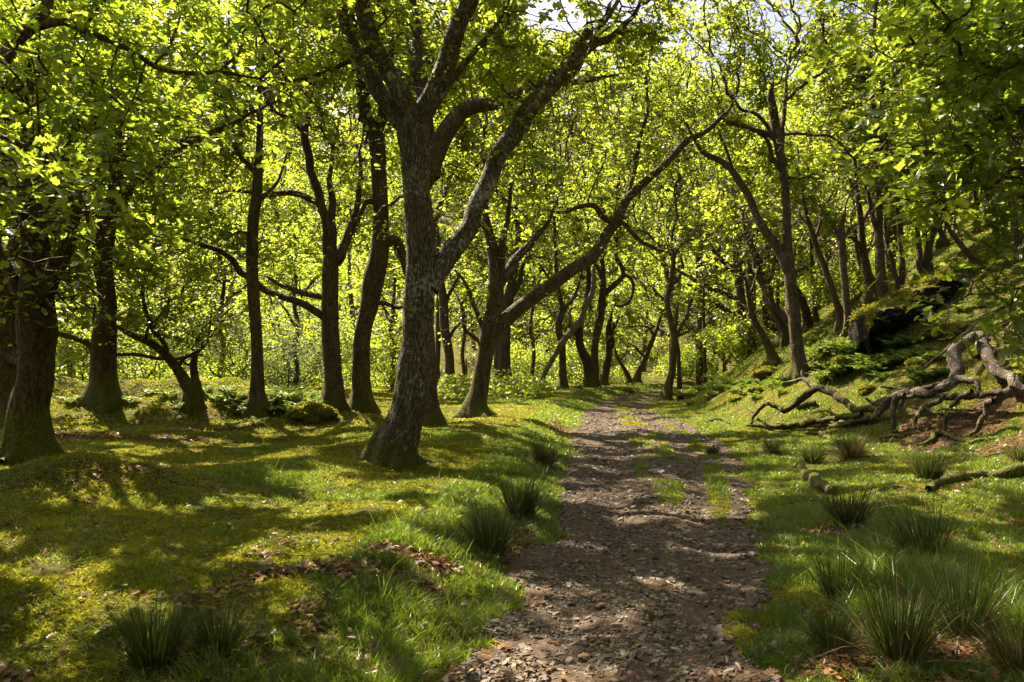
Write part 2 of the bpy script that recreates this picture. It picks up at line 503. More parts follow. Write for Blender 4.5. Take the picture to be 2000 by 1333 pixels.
def twig_tubes(geo, p0, p1, r0, r1, sides, mat_i):
    """many little tapering prisms at once"""
    d = p1 - p0
    L = np.linalg.norm(d, axis=1)[:, None] + 1e-9
    t = d / L
    ref = np.where(np.abs(t[:, 2:3]) < 0.9, np.array([[0, 0, 1.0]]), np.array([[1.0, 0, 0]]))
    a = np.cross(t, ref); a /= np.linalg.norm(a, axis=1)[:, None] + 1e-9
    b = np.cross(t, a)
    th = np.arange(sides) * 2 * pi / sides
    ring = a[:, None] * np.cos(th)[None, :, None] + b[:, None] * np.sin(th)[None, :, None]
    q0 = (p0 - t * r0[:, None] * 0.5)[:, None] + ring * r0[:, None, None]
    q1 = (p1 + t * r1[:, None] * 0.5)[:, None] + ring * r1[:, None, None]
    n = len(p0)
    verts = np.stack([q0, q1], 1).reshape(-1, 3)
    base = (np.arange(n) * 2 * sides)[:, None, None]
    j = np.arange(sides)
    quad = np.stack([j, (j + 1) % sides, sides + (j + 1) % sides, sides + j], -1)[None] + base
    geo.add(verts, quad.ravel(), np.full(n * sides, 4), mat_i, 0.5, True)

def colonise(seeds, attr, step, dk, rng, iters=70, gnarl=0.35, droop=0.0, di=9.0):
    """grow crooked branches from the seed points into the space the foliage fills"""
    pos = [np.asarray(s, float) for s in seeds]
    par = [-1] * len(pos)
    kids = {}
    P = np.array(pos)
    A = np.asarray(attr, float)
    alive = np.ones(len(A), bool)
    nd = np.full(len(A), 1e9); ni = np.zeros(len(A), int)
    new = np.arange(len(P))
    for it in range(iters):
        if not len(new) or not alive.any():
            break
        for s in range(0, len(new), 400):
            blk = new[s:s + 400]
            D = np.linalg.norm(A[:, None] - P[blk][None], axis=2)
            k = D.argmin(1); m = D[np.arange(len(A)), k]
            up = m < nd
            nd[up] = m[up]; ni[up] = blk[k[up]]
        alive &= nd > dk
        act = np.where(alive & (nd < di))[0]
        if not len(act):
            break
        # a far attractor pulls only now and then, so limbs fork rather than fan
        act = act[rng.random(len(act)) < 0.8]
        if not len(act):
            new = np.array([], int); continue
        acc = np.zeros((len(P), 3))
        v = A[act] - P[ni[act]]
        np.add.at(acc, ni[act], v / (np.linalg.norm(v, axis=1)[:, None] + 1e-6))
        src = np.unique(ni[act])
        add_p, add_par = [], []
        for sidx in src:
            kl = kids.setdefault(int(sidx), [])
            if len(kl) >= 3:
                continue
            d = acc[sidx]
            d = d / (np.linalg.norm(d) + 1e-6) + rng.normal(0, gnarl, 3)
            d[2] -= droop
            q = P[sidx] + step * d / (np.linalg.norm(d) + 1e-6)
            if any(np.linalg.norm(q - P_) < 0.35 * step for P_ in kl):
                continue
            kl.append(q)
            add_p.append(q); add_par.append(int(sidx))
        if not add_p:
            new = np.array([], int)
            continue
        new = np.arange(len(P), len(P) + len(add_p))
        P = np.vstack([P, add_p]); par += add_par
    return P, np.array(par)

def pipe_radii(par, n_seed, tip, expo=2.3):
    n = len(par)
    s = np.zeros(n)
    leaf = np.ones(n, bool)
    leaf[par[par >= 0]] = False
    s[leaf] = tip ** expo
    for i in range(n - 1, n_seed - 1, -1):
        s[par[i]] += s[i]
    return s ** (1 / expo), leaf

# ---------------------------------------------------------------- leaves
_h = [(0.0, 0.0), (0.12, 0.03), (0.24, 0.16), (0.33, 0.08), (0.44, 0.26), (0.54, 0.11), (0.68, 0.32), (0.78, 0.14), (0.90, 0.21), (0.96, 0.09), (1.0, 0.0)]
def leaf_template(kind):
    if kind == 'lobed':                                    # the lobed outline of an oak leaf, folded along its midrib
        R = [(x, y, 0.18 * y - 0.10 * x * x) for x, y in _h]
        Lf = [(x, -y, 0.18 * y - 0.10 * x * x) for x, y in _h[1:-1]]
        v = np.array(R + Lf)
        n = len(R)
        right = list(range(0, n))
        left = [0] + [n - 1] + list(range(n + len(Lf) - 1, n - 1, -1))
        return v, np.array(right + left), np.array([len(right), len(left)])
    if kind == 'fold':
        v = np.array([(0, 0, 0), (0.45, 0.27, 0.06), (0.85, 0.2, 0.02), (1, 0, -0.08), (0.85, -0.2, 0.02), (0.45, -0.27, 0.06)])
        return v, np.array([0, 1, 2, 3, 0, 3, 4, 5]), np.array([4, 4])
    v = np.array([(0, 0, 0), (0.55, 0.33, 0.05), (1, 0, -0.06), (0.55, -0.33, 0.05)])
    return v, np.array([0, 1, 2, 3]), np.array([4])

def add_leaves(geo, pos, axis, nrm, size, kind, mat_i, rnd):
    tv, tl, tc = leaf_template(kind)
    nrm = nrm / (np.linalg.norm(nrm, axis=1)[:, None] + 1e-9)
    axis = axis - nrm * (axis * nrm).sum(1)[:, None]
    axis = axis / (np.linalg.norm(axis, axis=1)[:, None] + 1e-9)
    side = np.cross(nrm, axis)
    v = pos[:, None] + size[:, None, None] * (axis[:, None] * tv[None, :, 0:1] + side[:, None] * tv[None, :, 1:2] + nrm[:, None] * tv[None, :, 2:3])
    n, k = len(pos), len(tv)
    loops = (tl[None] + (np.arange(n) * k)[:, None]).ravel()
    geo.add(v.reshape(-1, 3), loops, np.tile(tc, n), mat_i, np.repeat(rnd, k))

# ---------------------------------------------------------------- the ground and the track
def gpx(u, v):
    return ground_at(u, v)
LITTER = []
for u, v, rx, ry, a in [(235, 856, 1.9, .55, 1.0), (380, 838, 1.1, .35, .8), (690, 1112, .5, .24, .7), (810, 1090, .6, .18, .6), (1030, 1090, .45, .55, .9), (1010, 1040, .3, .6, .7),
                        (1880, 838, 1.5, .7, 1.0), (1780, 850, 1.2, .5, .7), (1975, 870, 1.0, .6, .8), (1700, 1290, .34, .18, .6), (1860, 1275, .3, .2, .5), (1650, 1040, .5, .25, .6), (560, 1120, .3, .16, .6),
                        (1600, 1215, .25, .3, .6), (1280, 800, .4, 3, .3), (1090, 840, .35, 2.0, .7), (1110, 950, .3, .8, .5), (160, 985, .35, .25, .6), (1610, 1000, .35, .2, .5), (900, 1240, .4, .25, .5)]:
    p = gpx(u, v)
    LITTER.append((p[0], p[1], rx, ry, a))
def litter_at(x, y):
    a = np.zeros(np.shape(x))
    for cx, cy_, rx, ry, k in LITTER:
        a = np.maximum(a, k * np.exp(-(((x - cx) / rx) ** 2 + ((y - cy_) / ry) ** 2)))
    n = fbm(x / 0.6, y / 0.6, 0, 61, 3)
    base = sstep(0.56, 0.72, n) * 0.35
    return np.clip(sstep(0.30, 0.55, a + (n - .5) * 0.7) + base, 0, 1)
def moss_at(x, y):
    n = fbm(x / 1.4, y / 1.4, 0, 71, 3)
    side = np.where(x < path_l(y), 0.10, -0.10) + 0.12 * sstep(2.0, 6, path_l(y) - x) - 0.25 * (np.abs(path_l(y) - x - 0.5) < 0.7)
    hill = 0.14 * sstep(3, 6, x - path_r(y))
    return sstep(0.38, 0.62, n + side + hill)
def edge_wobble(x, y):
    return 0.30 * (fbm(x / .35, y / .45, 0, 33, 3) - .5) * 2 + 0.30 * (vnoise(x / 1.2, y / 1.3, 0, 34) - .5)
def on_track(x, y, grow=0.0):
    """bare track, after the turf strips that grow along it"""
    l, r = path_l(y), path_r(y)
    e = edge_wobble(x, y)
    t = (x - l) / np.maximum(r - l, .2)
    ins = (x > l + e - grow) & (x < r + e + grow)
    mid = (np.abs(t - 0.53) < 0.13) & (fbm(x / .5, y / 1.1, 0, 35, 3) > 0.455 + 0.4 * (1 - sstep(6.5, 9, y)) + 0.06 * sstep(17, 30, y))
    strip = (np.abs(t - 0.84) < 0.055 * sstep(7.5, 9.5, y) * sstep(24, 18, y)) & (fbm(x / .4, y / .8, 0, 36, 2) > 0.40)
    return ins & ~(mid | strip)

def axis_pts(segs):
    return np.concatenate([np.linspace(a, b, n, endpoint=False) for a, b, n in segs])
gx = axis_pts([(-420, -60, 30), (-60, -16, 70), (-16, -8, 80), (-8, 8, 260), (8, 18, 110), (18, 60, 80), (60, 420, 31)])
gy = axis_pts([(-25, 2.5, 30), (2.5, 11, 150), (11, 24, 150), (24, 60, 130), (60, 420, 61)])
X, Y = np.meshgrid(gx, gy)
Z = terrain(X, Y)
near = np.exp(-((Y - 8) / 14) ** 2)
Z = Z + near * 0.05 * (fbm(X / .22, Y / .22, 0, 44, 3) - .5) * (~on_track(X, Y, .1))
Z = Z - 0.05 * ((X > path_l(Y) + .1) & (X < path_r(Y) - .1))
ny, nx = X.shape
i, j = np.meshgrid(np.arange(ny - 1), np.arange(nx - 1), indexing='ij')
q = np.stack([i * nx + j, i * nx + j + 1, (i + 1) * nx + j + 1, (i + 1) * nx + j], -1).reshape(-1, 4)

m, nt, nn, ll = mat('turf_and_soil')
geo_ = N(nt, 'ShaderNodeNewGeometry'); P_ = geo_.outputs['Position']
at_ = N(nt, 'ShaderNodeAttribute', attribute_name='tint')
n1 = noise(nt, P_, 1.3, 6, .6); n2 = noise(nt, P_, 14, 6, .7); n3 = noise(nt, P_, 60, 3, .6)
turf = ramp(nt, n1, [(.30, (.050, .060, .008)), (.52, (.095, .092, .012)), (.70, (.150, .130, .018))])
turf = mixc(nt, ramp(nt, n2, [(.35, (0, 0, 0)), (.65, (.75, .75, .75))]), turf, (.034, .026, .008))
soil = ramp(nt, n2, [(.3, (.035, .020, .011)), (.7, (.12, .070, .040))])
col = mixc(nt, at_.outputs['Fac'], turf, soil)
b = N(nt, 'ShaderNodeBsdfPrincipled', Roughness=0.95); b.inputs['Specular IOR Level'].default_value = 0.1
ll.new(col, b.inputs['Base Color'])
bp = N(nt, 'ShaderNodeBump', Strength=0.9, Distance=0.05)
ll.new(math_(nt, 'ADD', math_(nt, 'MULTIPLY', n2, .7), math_(nt, 'MULTIPLY', n3, .3)), bp.inputs['Height']); ll.new(bp.outputs[0], b.inputs['Normal'])
o = N(nt, 'ShaderNodeOutputMaterial'); ll.new(b.outputs[0], o.inputs[0])
M['ground'] = m
ground = mesh_obj('ground', np.stack([X, Y, Z], -1), q, np.full(len(q), 4), M['ground'], smooth=True, rnd=litter_at(X, Y).ravel() * (Y.ravel() < 60))
tag(ground, kind='structure')

# the stony track
py = axis_pts([(-6, 3, 30), (3, 12, 360), (12, 30, 260), (30, 64, 120)])
pt = np.linspace(-0.02, 1.02, 150)
PY, PT = np.meshgrid(py, pt, indexing='ij')
PX = path_l(PY) + PT * (path_r(PY) - path_l(PY))
PX = PX + edge_wobble(PX, PY) * sstep(.30, .5, np.abs(PT - .5))
PZ = terrain(PX, PY) + 0.016 + 0.030 * (fbm(PX / .16, PY / .16, 0, 38, 3) - .5) + 0.02 * (fbm(PX / .05, PY / .05, 0, 39, 2) - .5) * (PY < 14)
PZ = PZ - 0.07 * sstep(.035, 0, PT) - 0.07 * sstep(.965, 1, PT)
ny, nx = PX.shape
i, j = np.meshgrid(np.arange(ny - 1), np.arange(nx - 1), indexing='ij')
q = np.stack([i * nx + j, i * nx + j + 1, (i + 1) * nx + j + 1, (i + 1) * nx + j], -1).reshape(-1, 4)
m, nt, nn, ll = mat('stony_track')
geo_ = N(nt, 'ShaderNodeNewGeometry'); P_ = geo_.outputs['Position']
v1 = N(nt, 'ShaderNodeTexVoronoi', Scale=48); ll.new(P_, v1.inputs['Vector'])
v2 = N(nt, 'ShaderNodeTexVoronoi', Scale=75); ll.new(P_, v2.inputs['Vector'])
n1 = noise(nt, P_, 1.1, 5, .6); n2 = noise(nt, P_, 22, 6, .7)
dirt = ramp(nt, n2, [(.3, (.034, .0185, .010)), (.7, (.095, .056, .032))])
sx = N(nt, 'ShaderNodeSeparateColor'); ll.new(v1.outputs['Color'], sx.inputs[0])
peb = ramp(nt, sx.outputs[0], [(0, (.055, .034, .021)), (.6, (.11, .074, .048)), (1, (.22, .165, .115))])
f1 = ramp(nt, v1.outputs['Distance'], [(.28, (1, 1, 1)), (.42, (0, 0, 0))])
pick = ramp(nt, sx.outputs[1], [(.62, (0, 0, 0)), (.66, (1, 1, 1))])
fac = math_(nt, 'MULTIPLY', f1, pick)
col = mixc(nt, fac, dirt, peb)
col = mixc(nt, math_(nt, 'MULTIPLY', n1, .5), col, (.060, .033, .018))
b = N(nt, 'ShaderNodeBsdfPrincipled', Roughness=0.85); b.inputs['Specular IOR Level'].default_value = 0.3
ll.new(col, b.inputs['Base Color'])
h = math_(nt, 'ADD', math_(nt, 'MULTIPLY', fac, .6), math_(nt, 'MULTIPLY', math_(nt, 'SUBTRACT', 1.0, v2.outputs['Distance']), .4))
bp = N(nt, 'ShaderNodeBump', Strength=0.8, Distance=0.02); ll.new(h, bp.inputs['Height']); ll.new(bp.outputs[0], b.inputs['Normal'])
o = N(nt, 'ShaderNodeOutputMaterial'); ll.new(b.outputs[0], o.inputs[0])
M['track'] = m
tag(mesh_obj('path', np.stack([PX, PY, PZ], -1), q, np.full(len(q), 4), M['track'], smooth=True), kind='structure')

# ---------------------------------------------------------------- the oaks, limb by limb
# every limb is traced as "u,v,w": its course and thickness in the photograph; the number beside it says how far it
# leans away (+) or towards (-) the camera over its length, in metres.  crowns: (u, v, metres behind the trunk, radius, half height)
T = []
def tree(label, trunk, limbs=(), crown=(), d=None, bark='bark', na=900, nl=14000, size=0.12, kind='rhomb', prot=0.8, lean=0.0, minh=1.6,
         flare=0.6, name='oak_tree', world=None, cat='tree', group=None, step=0.28, tip=0.0065, leafmat='leaf'):
    T.append(dict(locals()))

tree('thick grey lichened oak with a mossy foot, forking above the left edge of the track',
     '765,906,92 768,880,80 784,842,73 795,805,67 809,730,68 817,655,61 820,580,62 823,505,60 819,430,58 814,375,53 810,300,58 806,262,68 803,235,62',
     [('800,250,44 780,235,40 731,169,34 697,105,30 675,37,28 660,-60,24 650,-160,18', 0.8),
      ('803,245,44 795,210,40 761,150,37 736,94,35 712,30,34 700,-80,28 706,-200,18', -0.8),
      ('806,250,46 821,225,44 847,169,42 877,112,42 900,45,37 919,0,36 930,-80,30 950,-200,18', -0.3),
      ('815,245,30 832,228,25 859,187,19 896,139,14 922,105,12 960,60,10 990,15,8 1000,-30,5', -0.9),
      ('835,560,50 859,524,46 885,479,42 915,437,38 928,405,37 952,356,36 975,300,37 1012,255,38 1042,202,37 1084,161,36 1121,131,36 1136,94,29 1147,66,20', 0.9),
      ('1128,122,20 1159,88,17 1189,75,15 1219,49,12 1237,30,9 1260,-20,6', 0.6),
      ('1150,95,10 1170,56,10 1195,25,9 1215,-10,7', 0.5),
      ('735,112,16 712,101,14 680,120,11 656,131,10 610,150,7 560,160,5', -0.5)],
     [(720, -120, 0.3, 3.2, 2.2), (930, -120, -.2, 3.0, 2.2), (1010, 130, 2.6, 1.7, 0.8), (1190, 20, .6, 1.4, 1.0), (640, 130, 0.8, 1.2, 0.9),
      (700, 330, 2.4, 0.9, 0.7), (960, 480, 2.2, 1.1, .5), (830, -260, 0, 4.5, 2.0), (930, 190, 1.4, 1.0, .6), (1075, 70, 1.2, 1.2, .7), (690, 40, .6, 1.3, .8), (800, 90, 1.0, 1.0, .8), (880, 90, 1.8, 1.2, .8), (740, 440, 2.2, .7, .4)],
     bark='bark_grey', na=2600, nl=30000, size=0.10, kind='fold', prot=0.96, minh=2.6, flare=0.38, step=0.2)
tree('dark trunk close behind the grey forked oak, one heavy limb level to the right',
     '836,832,50 838,790,36 838,740,30 836,680,28 833,600,24 830,500,24 825,420,24 828,372,26 841,336,32',
     [('842,345,36 846,315,38 862,277,38 885,240,36 915,208,32 975,195,26 1012,180,22 1057,165,18 1135,162,11 1200,150,6', -0.6),
      ('842,350,30 835,260,28 820,150,24 810,40,20 800,-60,14', 1.0)],
     [(1000, 170, 0.5, 2.2, 1.0), (1150, 230, 1, 2.0, 1.3), (820, 10, 1, 3.2, 2.4), (1000, 330, 1.2, 1.4, .9), (960, 60, 1, 2.6, 1.2)], na=1500, nl=22000, size=0.115, kind='fold')
tree('twin-stemmed oak standing in ferns, long low limbs reaching left past the slim trunk',
     '655,796,46 652,760,40 651,730,36 646,655,34 645,599,32 645,540,32 646,500,30',
     [('642,520,22 640,470,20 638,431,18 624,390,17 615,356,17 600,300,16 596,255,15 604,220,12 600,150,8', 0.4),
      ('600,262,12 577,240,12 550,226,8 525,216,6', -0.5),
      ('650,505,22 648,460,19 650,400,15 645,340,10 650,280,7', -0.5),
      ('652,515,22 667,500,21 681,452,18 690,425,14 700,370,10 705,310,7', 0.6),
      ('646,640,18 634,621,16 610,604,15 585,591,14 555,582,13 525,574,13 495,548,13 469,531,13 450,505,12 420,487,11 386,475,9 350,466,5', -0.3),
      ('640,592,14 630,580,13 600,574,12 577,569,11 547,557,8 520,540,5', 0.8),
      ('628,400,14 615,394,13 585,379,13 544,379,11 517,382,9 461,373,6 420,380,4', 0.3)],
     [(600, 180, 0, 2.6, 1.8), (700, 240, 1, 2.0, 1.6), (520, 300, .5, 1.8, 1.0), (430, 450, 0, 1.3, .7), (560, 500, 1, 1.5, .8), (620, 40, 0, 3, 2), (700, 430, 1.5, .9, .8), (550, 640, 2.5, 1.4, .6)],
     d=19.0, na=1900, nl=23000, size=0.12)
tree('stout bent oak trunk just left of the grey forked oak, leaning right as it rises',
     '709,804,52 706,765,40 705,730,36 708,655,34 721,599,36 731,542,42 740,505,38 743,468,33 744,430,30 742,380,31 738,300,33 733,250,36',
     [('734,265,30 718,232,26 710,190,24 700,130,20 696,40,15', -0.4), ('732,255,26 748,225,22 760,160,18 765,80,13', 0.5),
      ('744,480,26 770,470,20 785,500,18 792,530,14 800,570,9', 0.8), ('726,590,10 750,592,9 780,602,7 800,598,4', -0.4),
      ('738,400,12 715,395,10 700,430,8 690,460,5', -0.3)],
     [(720, 100, 0, 2.8, 2.2), (690, 330, 0.8, 1.4, 1.0), (760, 560, 1.2, 1.1, .8), (770, 660, 1.5, .9, .7), (640, -20, 0, 3, 2)], na=1400, nl=18000, size=0.12)
tree('slim straight oak rising from the end of the hedge bank, left of the twin-stemmed oak',
     '505,792,32 503,760,27 503,730,25 501,655,23 495,580,23 492,505,23 495,430,22 502,375,21 506,300,15 508,244,13 506,180,10 512,110,7 515,30,5',
     [('504,340,12 490,330,10 461,292,9 454,255,8 440,220,5', 0.4), ('494,465,8 478,455,7 460,455,5 445,466,3', -0.4),
      ('502,395,9 520,380,8 545,350,6 560,300,4', 0.4), ('497,480,5 515,470,4 530,476,3', 0.2)],
     [(500, 130, 0, 2.0, 1.6), (440, 240, 0, 1.6, 1.0), (400, 330, 1, 1.5, 1.0), (560, 330, .5, 1.2, .9), (500, -30, 0, 2.6, 1.5)], d=17.8, na=1000, nl=14000, size=0.115)
tree('dark leaning oak left of the track with one long limb sweeping out over the path',
     '925,814,54 930,790,40 936,767,34 941,730,33 948,692,33 954,662,38 958,640,38',
     [('956,645,34 963,617,33 966,580,32 970,542,30 967,505,25 959,467,20 950,430,15 945,380,11 940,300,8', 0.3),
      ('968,570,26 975,554,24 997,524,22 1016,497,18 1050,460,12 1072,437,8 1090,390,6', 0.8),
      ('972,545,20 979,524,18 982,467,14 990,430,10 1000,360,7', -0.3),
      ('948,668,34 965,648,31 997,617,29 1042,580,27 1087,546,26 1132,516,25 1162,494,23 1185,460,21 1204,435,19 1216,405,18 1230,382,17 1267,349,16 1300,320,14 1337,281,13 1375,259,11 1405,232,10 1424,214,7 1440,180,5', 1.5),
      ('1200,436,12 1218,438,10 1235,456,9 1252,471,9 1275,482,8 1297,490,6 1330,480,4', 0.8),
      ('1198,436,12 1180,425,12 1159,401,11 1130,405,9 1100,415,7 1060,410,4', -0.6),
      ('938,668,8 920,655,8 907,640,7 905,613,5', -0.3), ('942,640,10 939,629,10 925,595,9 915,569,8 900,540,6 880,520,4', 0.6),
      ('1225,390,9 1240,330,9 1250,270,8 1265,210,7 1262,150,5 1275,90,4', 0.8)],
     [(960, 420, 1, 2.0, .9), (1060, 420, 1, 2.2, 1.0), (1180, 330, .8, 2.4, 1.2), (1280, 230, 1.2, 2.4, 1.6), (940, 250, 1, 2.6, 1.8), (1090, 500, 1.5, 1.2, .7), (1400, 190, 1.5, 1.8, 1.2),
      (1080, 100, 1, 3.2, 1.8), (1300, 90, 1, 2.6, 1.6), (1230, 480, 1.0, 1.0, .6)],
     na=2600, nl=36000, size=0.12, bark='bark')
tree('two pale brown trunks fused at the foot, standing behind the dark leaning oak',
     '985,762,32 984,730,28 984,700,26 985,650,25 990,600,22 1000,550,17 1008,500,14 1015,440,10',
     [('978,740,16 973,711,15 972,660,13 970,600,11 965,520,8', 0.3), ('992,590,12 1010,560,10 1022,520,8 1040,480,6', 0.4), ('986,640,9 1005,610,8 1030,590,6 1060,580,4', -0.4)],
     [(1000, 180, 1, 4.2, 2.6), (1010, 480, 0, 3.0, 1.6), (960, 540, 1, 2.2, 1.2), (1060, 590, 1, 1.6, 1.0), (1000, 330, 0, 4, 2.4)], d=36, bark='bark_far', na=1400, nl=22000, size=0.15)
tree('bare trunk far back between the grey forked oak and the dark leaning oak',
     '879,758,27 878,730,21 877,692,18 868,636,18 866,587,18 862,560,16 858,500,13 850,430,9',
     [('866,600,9 880,570,8 895,540,6', .4), ('874,665,8 890,640,6 905,625,4', .3)],
     [(850, 170, 1, 4.2, 2.6), (760, 300, 3, 3.6, 2.2), (870, 470, 0, 3.0, 1.6), (900, 560, 1, 1.8, 1.2), (850, 330, 0, 4, 2.2)], d=36, na=1300, nl=21000, size=0.15)
tree('thin dark trunk almost hidden at the right side of the grey forked oak',
     '851,754,15 853,720,12 855,692,11 856,640,11 858,560,9 862,500,7', [('856,640,6 870,615,5 880,600,3', .3)],
     [(865, 520, 0, 2.2, 1.2), (880, 610, 1, 1.4, .8)], d=38, na=450, nl=7000, size=0.15)
tree('sunlit slender oak on the left verge, the pale bent dead limb leaning against it',
     '1099,758,20 1099,735,16 1099,711,15 1097,670,14 1091,640,14 1097,606,12 1092,572,9 1087,542,9 1086,500,8 1084,467,7 1080,400,5',
     [('1097,606,8 1115,590,7 1130,560,5 1140,520,4', .4), ('1090,560,6 1070,540,5 1055,520,4', .3)],
     [(1080, 200, 1, 3.6, 2.4), (1080, 440, 0, 2.6, 1.4), (1060, 590, 1, 2.0, 1.0), (1120, 540, 1, 1.8, 1.1), (1040, 650, 2, 1.8, .9), (1090, 330, 0, 3, 2)], d=37, bark='bark_far', na=1400, nl=23000, size=0.15)
tree('gnarled oak on the left verge bending left at mid height beside an upright neighbour',
     '1151,760,27 1150,735,22 1147,707,22 1138,688,18 1132,670,16 1132,645,15 1136,620,13 1144,595,12 1150,560,9 1148,500,7',
     [('1144,597,8 1152,580,7 1165,560,5', .3), ('1134,660,8 1120,650,6 1112,630,4', -.3)],
     [(1150, 480, 0, 2.8, 1.5), (1120, 600, 1, 1.6, 1.0), (1160, 640, 1.5, 1.4, .9)], d=38, bark='bark_moss', na=700, nl=11000, size=0.15)
tree('dark upright oak behind the bent verge oak with a looping limb towards the track',
     '1163,756,18 1162,720,16 1162,670,16 1170,635,16 1174,610,16 1177,576,15 1178,545,11 1176,500,8',
     [('1177,578,12 1195,562,11 1215,542,10 1212,520,9 1204,505,8 1203,470,6', .4), ('1213,545,8 1222,538,7 1237,554,7 1235,575,6 1227,592,6 1212,600,5 1200,596,3', -.4), ('1178,550,8 1165,520,7 1150,500,5', .3)],
     [(1190, 330, 0, 3.4, 2.2), (1180, 190, 2, 3.8, 2.4), (1180, 470, 0, 2.8, 1.5), (1225, 530, 0, 1.6, 1.0), (1200, 640, 2, 1.6, 1.0)], d=39, na=1300, nl=21000, size=0.15)
tree('broken-topped mossy trunk right of the verge pair, leaning slightly right at its foot',
     '1178,745,18 1183,725,16 1189,692,14 1190,662,14 1189,640,11 1193,620,7 1196,604,3', [('1190,655,8 1200,640,6 1210,620,4', .3), ('1188,690,8 1198,672,7 1196,650,5 1200,630,3', -.2)],
     [(1215, 600, 1, 1.5, 0.9), (1210, 670, 1.5, 1.3, .8)], d=40, bark='bark_moss', na=420, nl=6500, size=0.15)
tree('short tilted oak at the bend of the track leaning right over the verge grass',
     '1244,740,13 1250,722,11 1260,700,11 1268,680,10 1275,662,10 1282,645,8 1290,620,6',
     [('1278,655,6 1265,640,5 1250,636,4 1230,640,3', .4), ('1262,698,5 1250,690,5 1238,676,4 1220,668,3', -.3), ('1288,628,5 1300,600,4 1310,580,3', .3)],
     [(1270, 350, 2, 4, 2.6), (1300, 220, 3, 4.2, 2.6), (1270, 600, 0, 2.2, 1.2), (1230, 660, 0, 1.3, .7), (1260, 480, 0, 3, 2)], d=45, bark='bark_far', na=1150, nl=20000, size=0.16)
tree('low leaning stem beside the tilted oak at the bend of the track',
     '1228,738,9 1220,722,8 1208,702,7 1200,680,5', [('1210,705,4 1222,690,3 1226,672,2', .2)], [(1205, 650, 1, 1.4, .9)], d=44, na=260, nl=4000, size=0.15, bark='bark_far')
tree('forked oak at the right edge of the track bend with rocks at its foot',
     '1303,768,19 1308,745,15 1313,725,14 1315,690,15 1317,655,15 1311,632,13 1304,599,12 1305,575,11 1311,545,11 1315,515,10 1314,494,9',
     [('1315,500,8 1303,492,8 1285,474,7 1262,455,5 1245,450,3', .4), ('1316,505,7 1327,480,7 1345,470,5 1370,440,4', .4), ('1310,560,7 1325,545,7 1333,522,6 1330,500,4', -.3),
      ('1318,652,9 1330,640,8 1342,612,7 1350,585,5', .4), ('1314,498,7 1312,460,6 1322,420,5 1316,370,4', .2), ('1306,590,6 1290,580,5 1275,560,4', .3)],
     [(1350, 180, 1, 3.4, 2.0), (1310, 430, 0, 2.8, 1.4), (1360, 560, .5, 1.6, 1.0), (1270, 540, .5, 1.6, .9), (1330, 300, 0, 3.2, 2.0), (1370, 440, 1, 2.2, 1.3)], d=31, bark='bark_far', na=1700, nl=26000, size=0.14)
tree('dark slim stem close behind the forked oak at the track bend', '1327,743,10 1326,725,8 1325,689,8 1320,650,7 1322,600,5', [('1321,655,4 1332,640,4 1340,620,3', .2)],
     [(1330, 590, 0, 1.8, 1.1), (1345, 650, 1, 1.3, .8)], d=42, na=350, nl=6000, size=0.15)
tree('thin straight dark pole of a tree standing alone right of the track bend', '1377,737,9 1377,710,7 1376,680,7 1375,647,7 1374,600,6 1374,550,5', [('1375,640,4 1390,620,3 1400,600,2', .2)],
     [(1390, 430, 1, 3.6, 2.4), (1420, 300, 2, 4, 2.6), (1380, 560, 0, 2.4, 1.3), (1400, 640, 1, 1.4, .8)], d=46, na=920, nl=17000, size=0.16)
tree('many-stemmed low spreading thorn right of the thin pole near the far track bend',
     '1416,732,9 1415,718,7 1414,700,6 1412,685,5', [('1414,705,5 1404,695,5 1392,686,4 1384,676,3', .2), ('1414,715,5 1424,700,5 1430,688,4 1442,682,3', .2), ('1412,690,4 1418,672,4 1430,664,3', .2), ('1413,700,4 1406,676,4 1410,660,3', -.2)],
     [(1412, 650, 0, 1.8, .8), (1440, 668, 0, 1.2, .6), (1385, 660, 0, 1.2, .6)], d=46, bark='bark_far', na=450, nl=6000, size=0.15, name='thorn_tree')
tree('tall dark forked oak below the right hillside, its left limb arching over the track',
     '1563,736,34 1560,710,28 1557,680,25 1555,655,24 1547,580,23 1543,542,24 1540,505,20 1538,467,17 1534,375,15 1529,330,16 1521,281,20 1514,244,20 1506,187,14 1510,160,6',
     [('1541,530,22 1529,512,20 1510,479,18 1487,437,16 1476,412,15 1450,360,14 1424,326,13 1400,311,12 1379,300,11 1360,274,8 1340,240,5', 0.8),
      ('1518,270,13 1500,262,12 1469,252,10 1446,243,9 1424,240,9 1400,222,6', .5), ('1512,275,8 1495,242,8 1480,225,7 1450,214,6 1430,190,4', -.4),
      ('1522,330,8 1510,311,8 1499,277,7 1480,258,6', .3), ('1526,300,10 1527,262,10 1532,220,9 1534,187,8 1536,157,6 1545,110,4', .3),
      ('1530,200,8 1540,191,8 1577,161,7 1607,139,6 1620,110,5 1626,79,4', .4), ('1524,264,6 1560,262,6 1600,265,5 1620,266,5 1645,285,5 1667,311,4', .5),
      ('1430,330,8 1420,300,7 1412,280,6 1405,255,5', .3), ('1528,345,6 1560,350,5 1590,340,3', -.3)],
     [(1500, 130, 0, 2.8, 1.8), (1540, 60, 1, 2.4, 1.4), (1450, 80, .5, 2.2, 1.3), (1580, 20, .5, 2.2, 1.2), (1400, 230, .5, 2.0, 1.3), (1590, 160, .5, 2.2, 1.6), (1460, 300, 1, 1.5, .9), (1620, 300, 1, 1.6, 1.0), (1500, -20, 0, 3.2, 1.8), (1420, 400, 1.4, 1.3, .9), (1600, 400, 1.5, 1.5, .8)],
     na=3000, nl=32000, size=0.12)
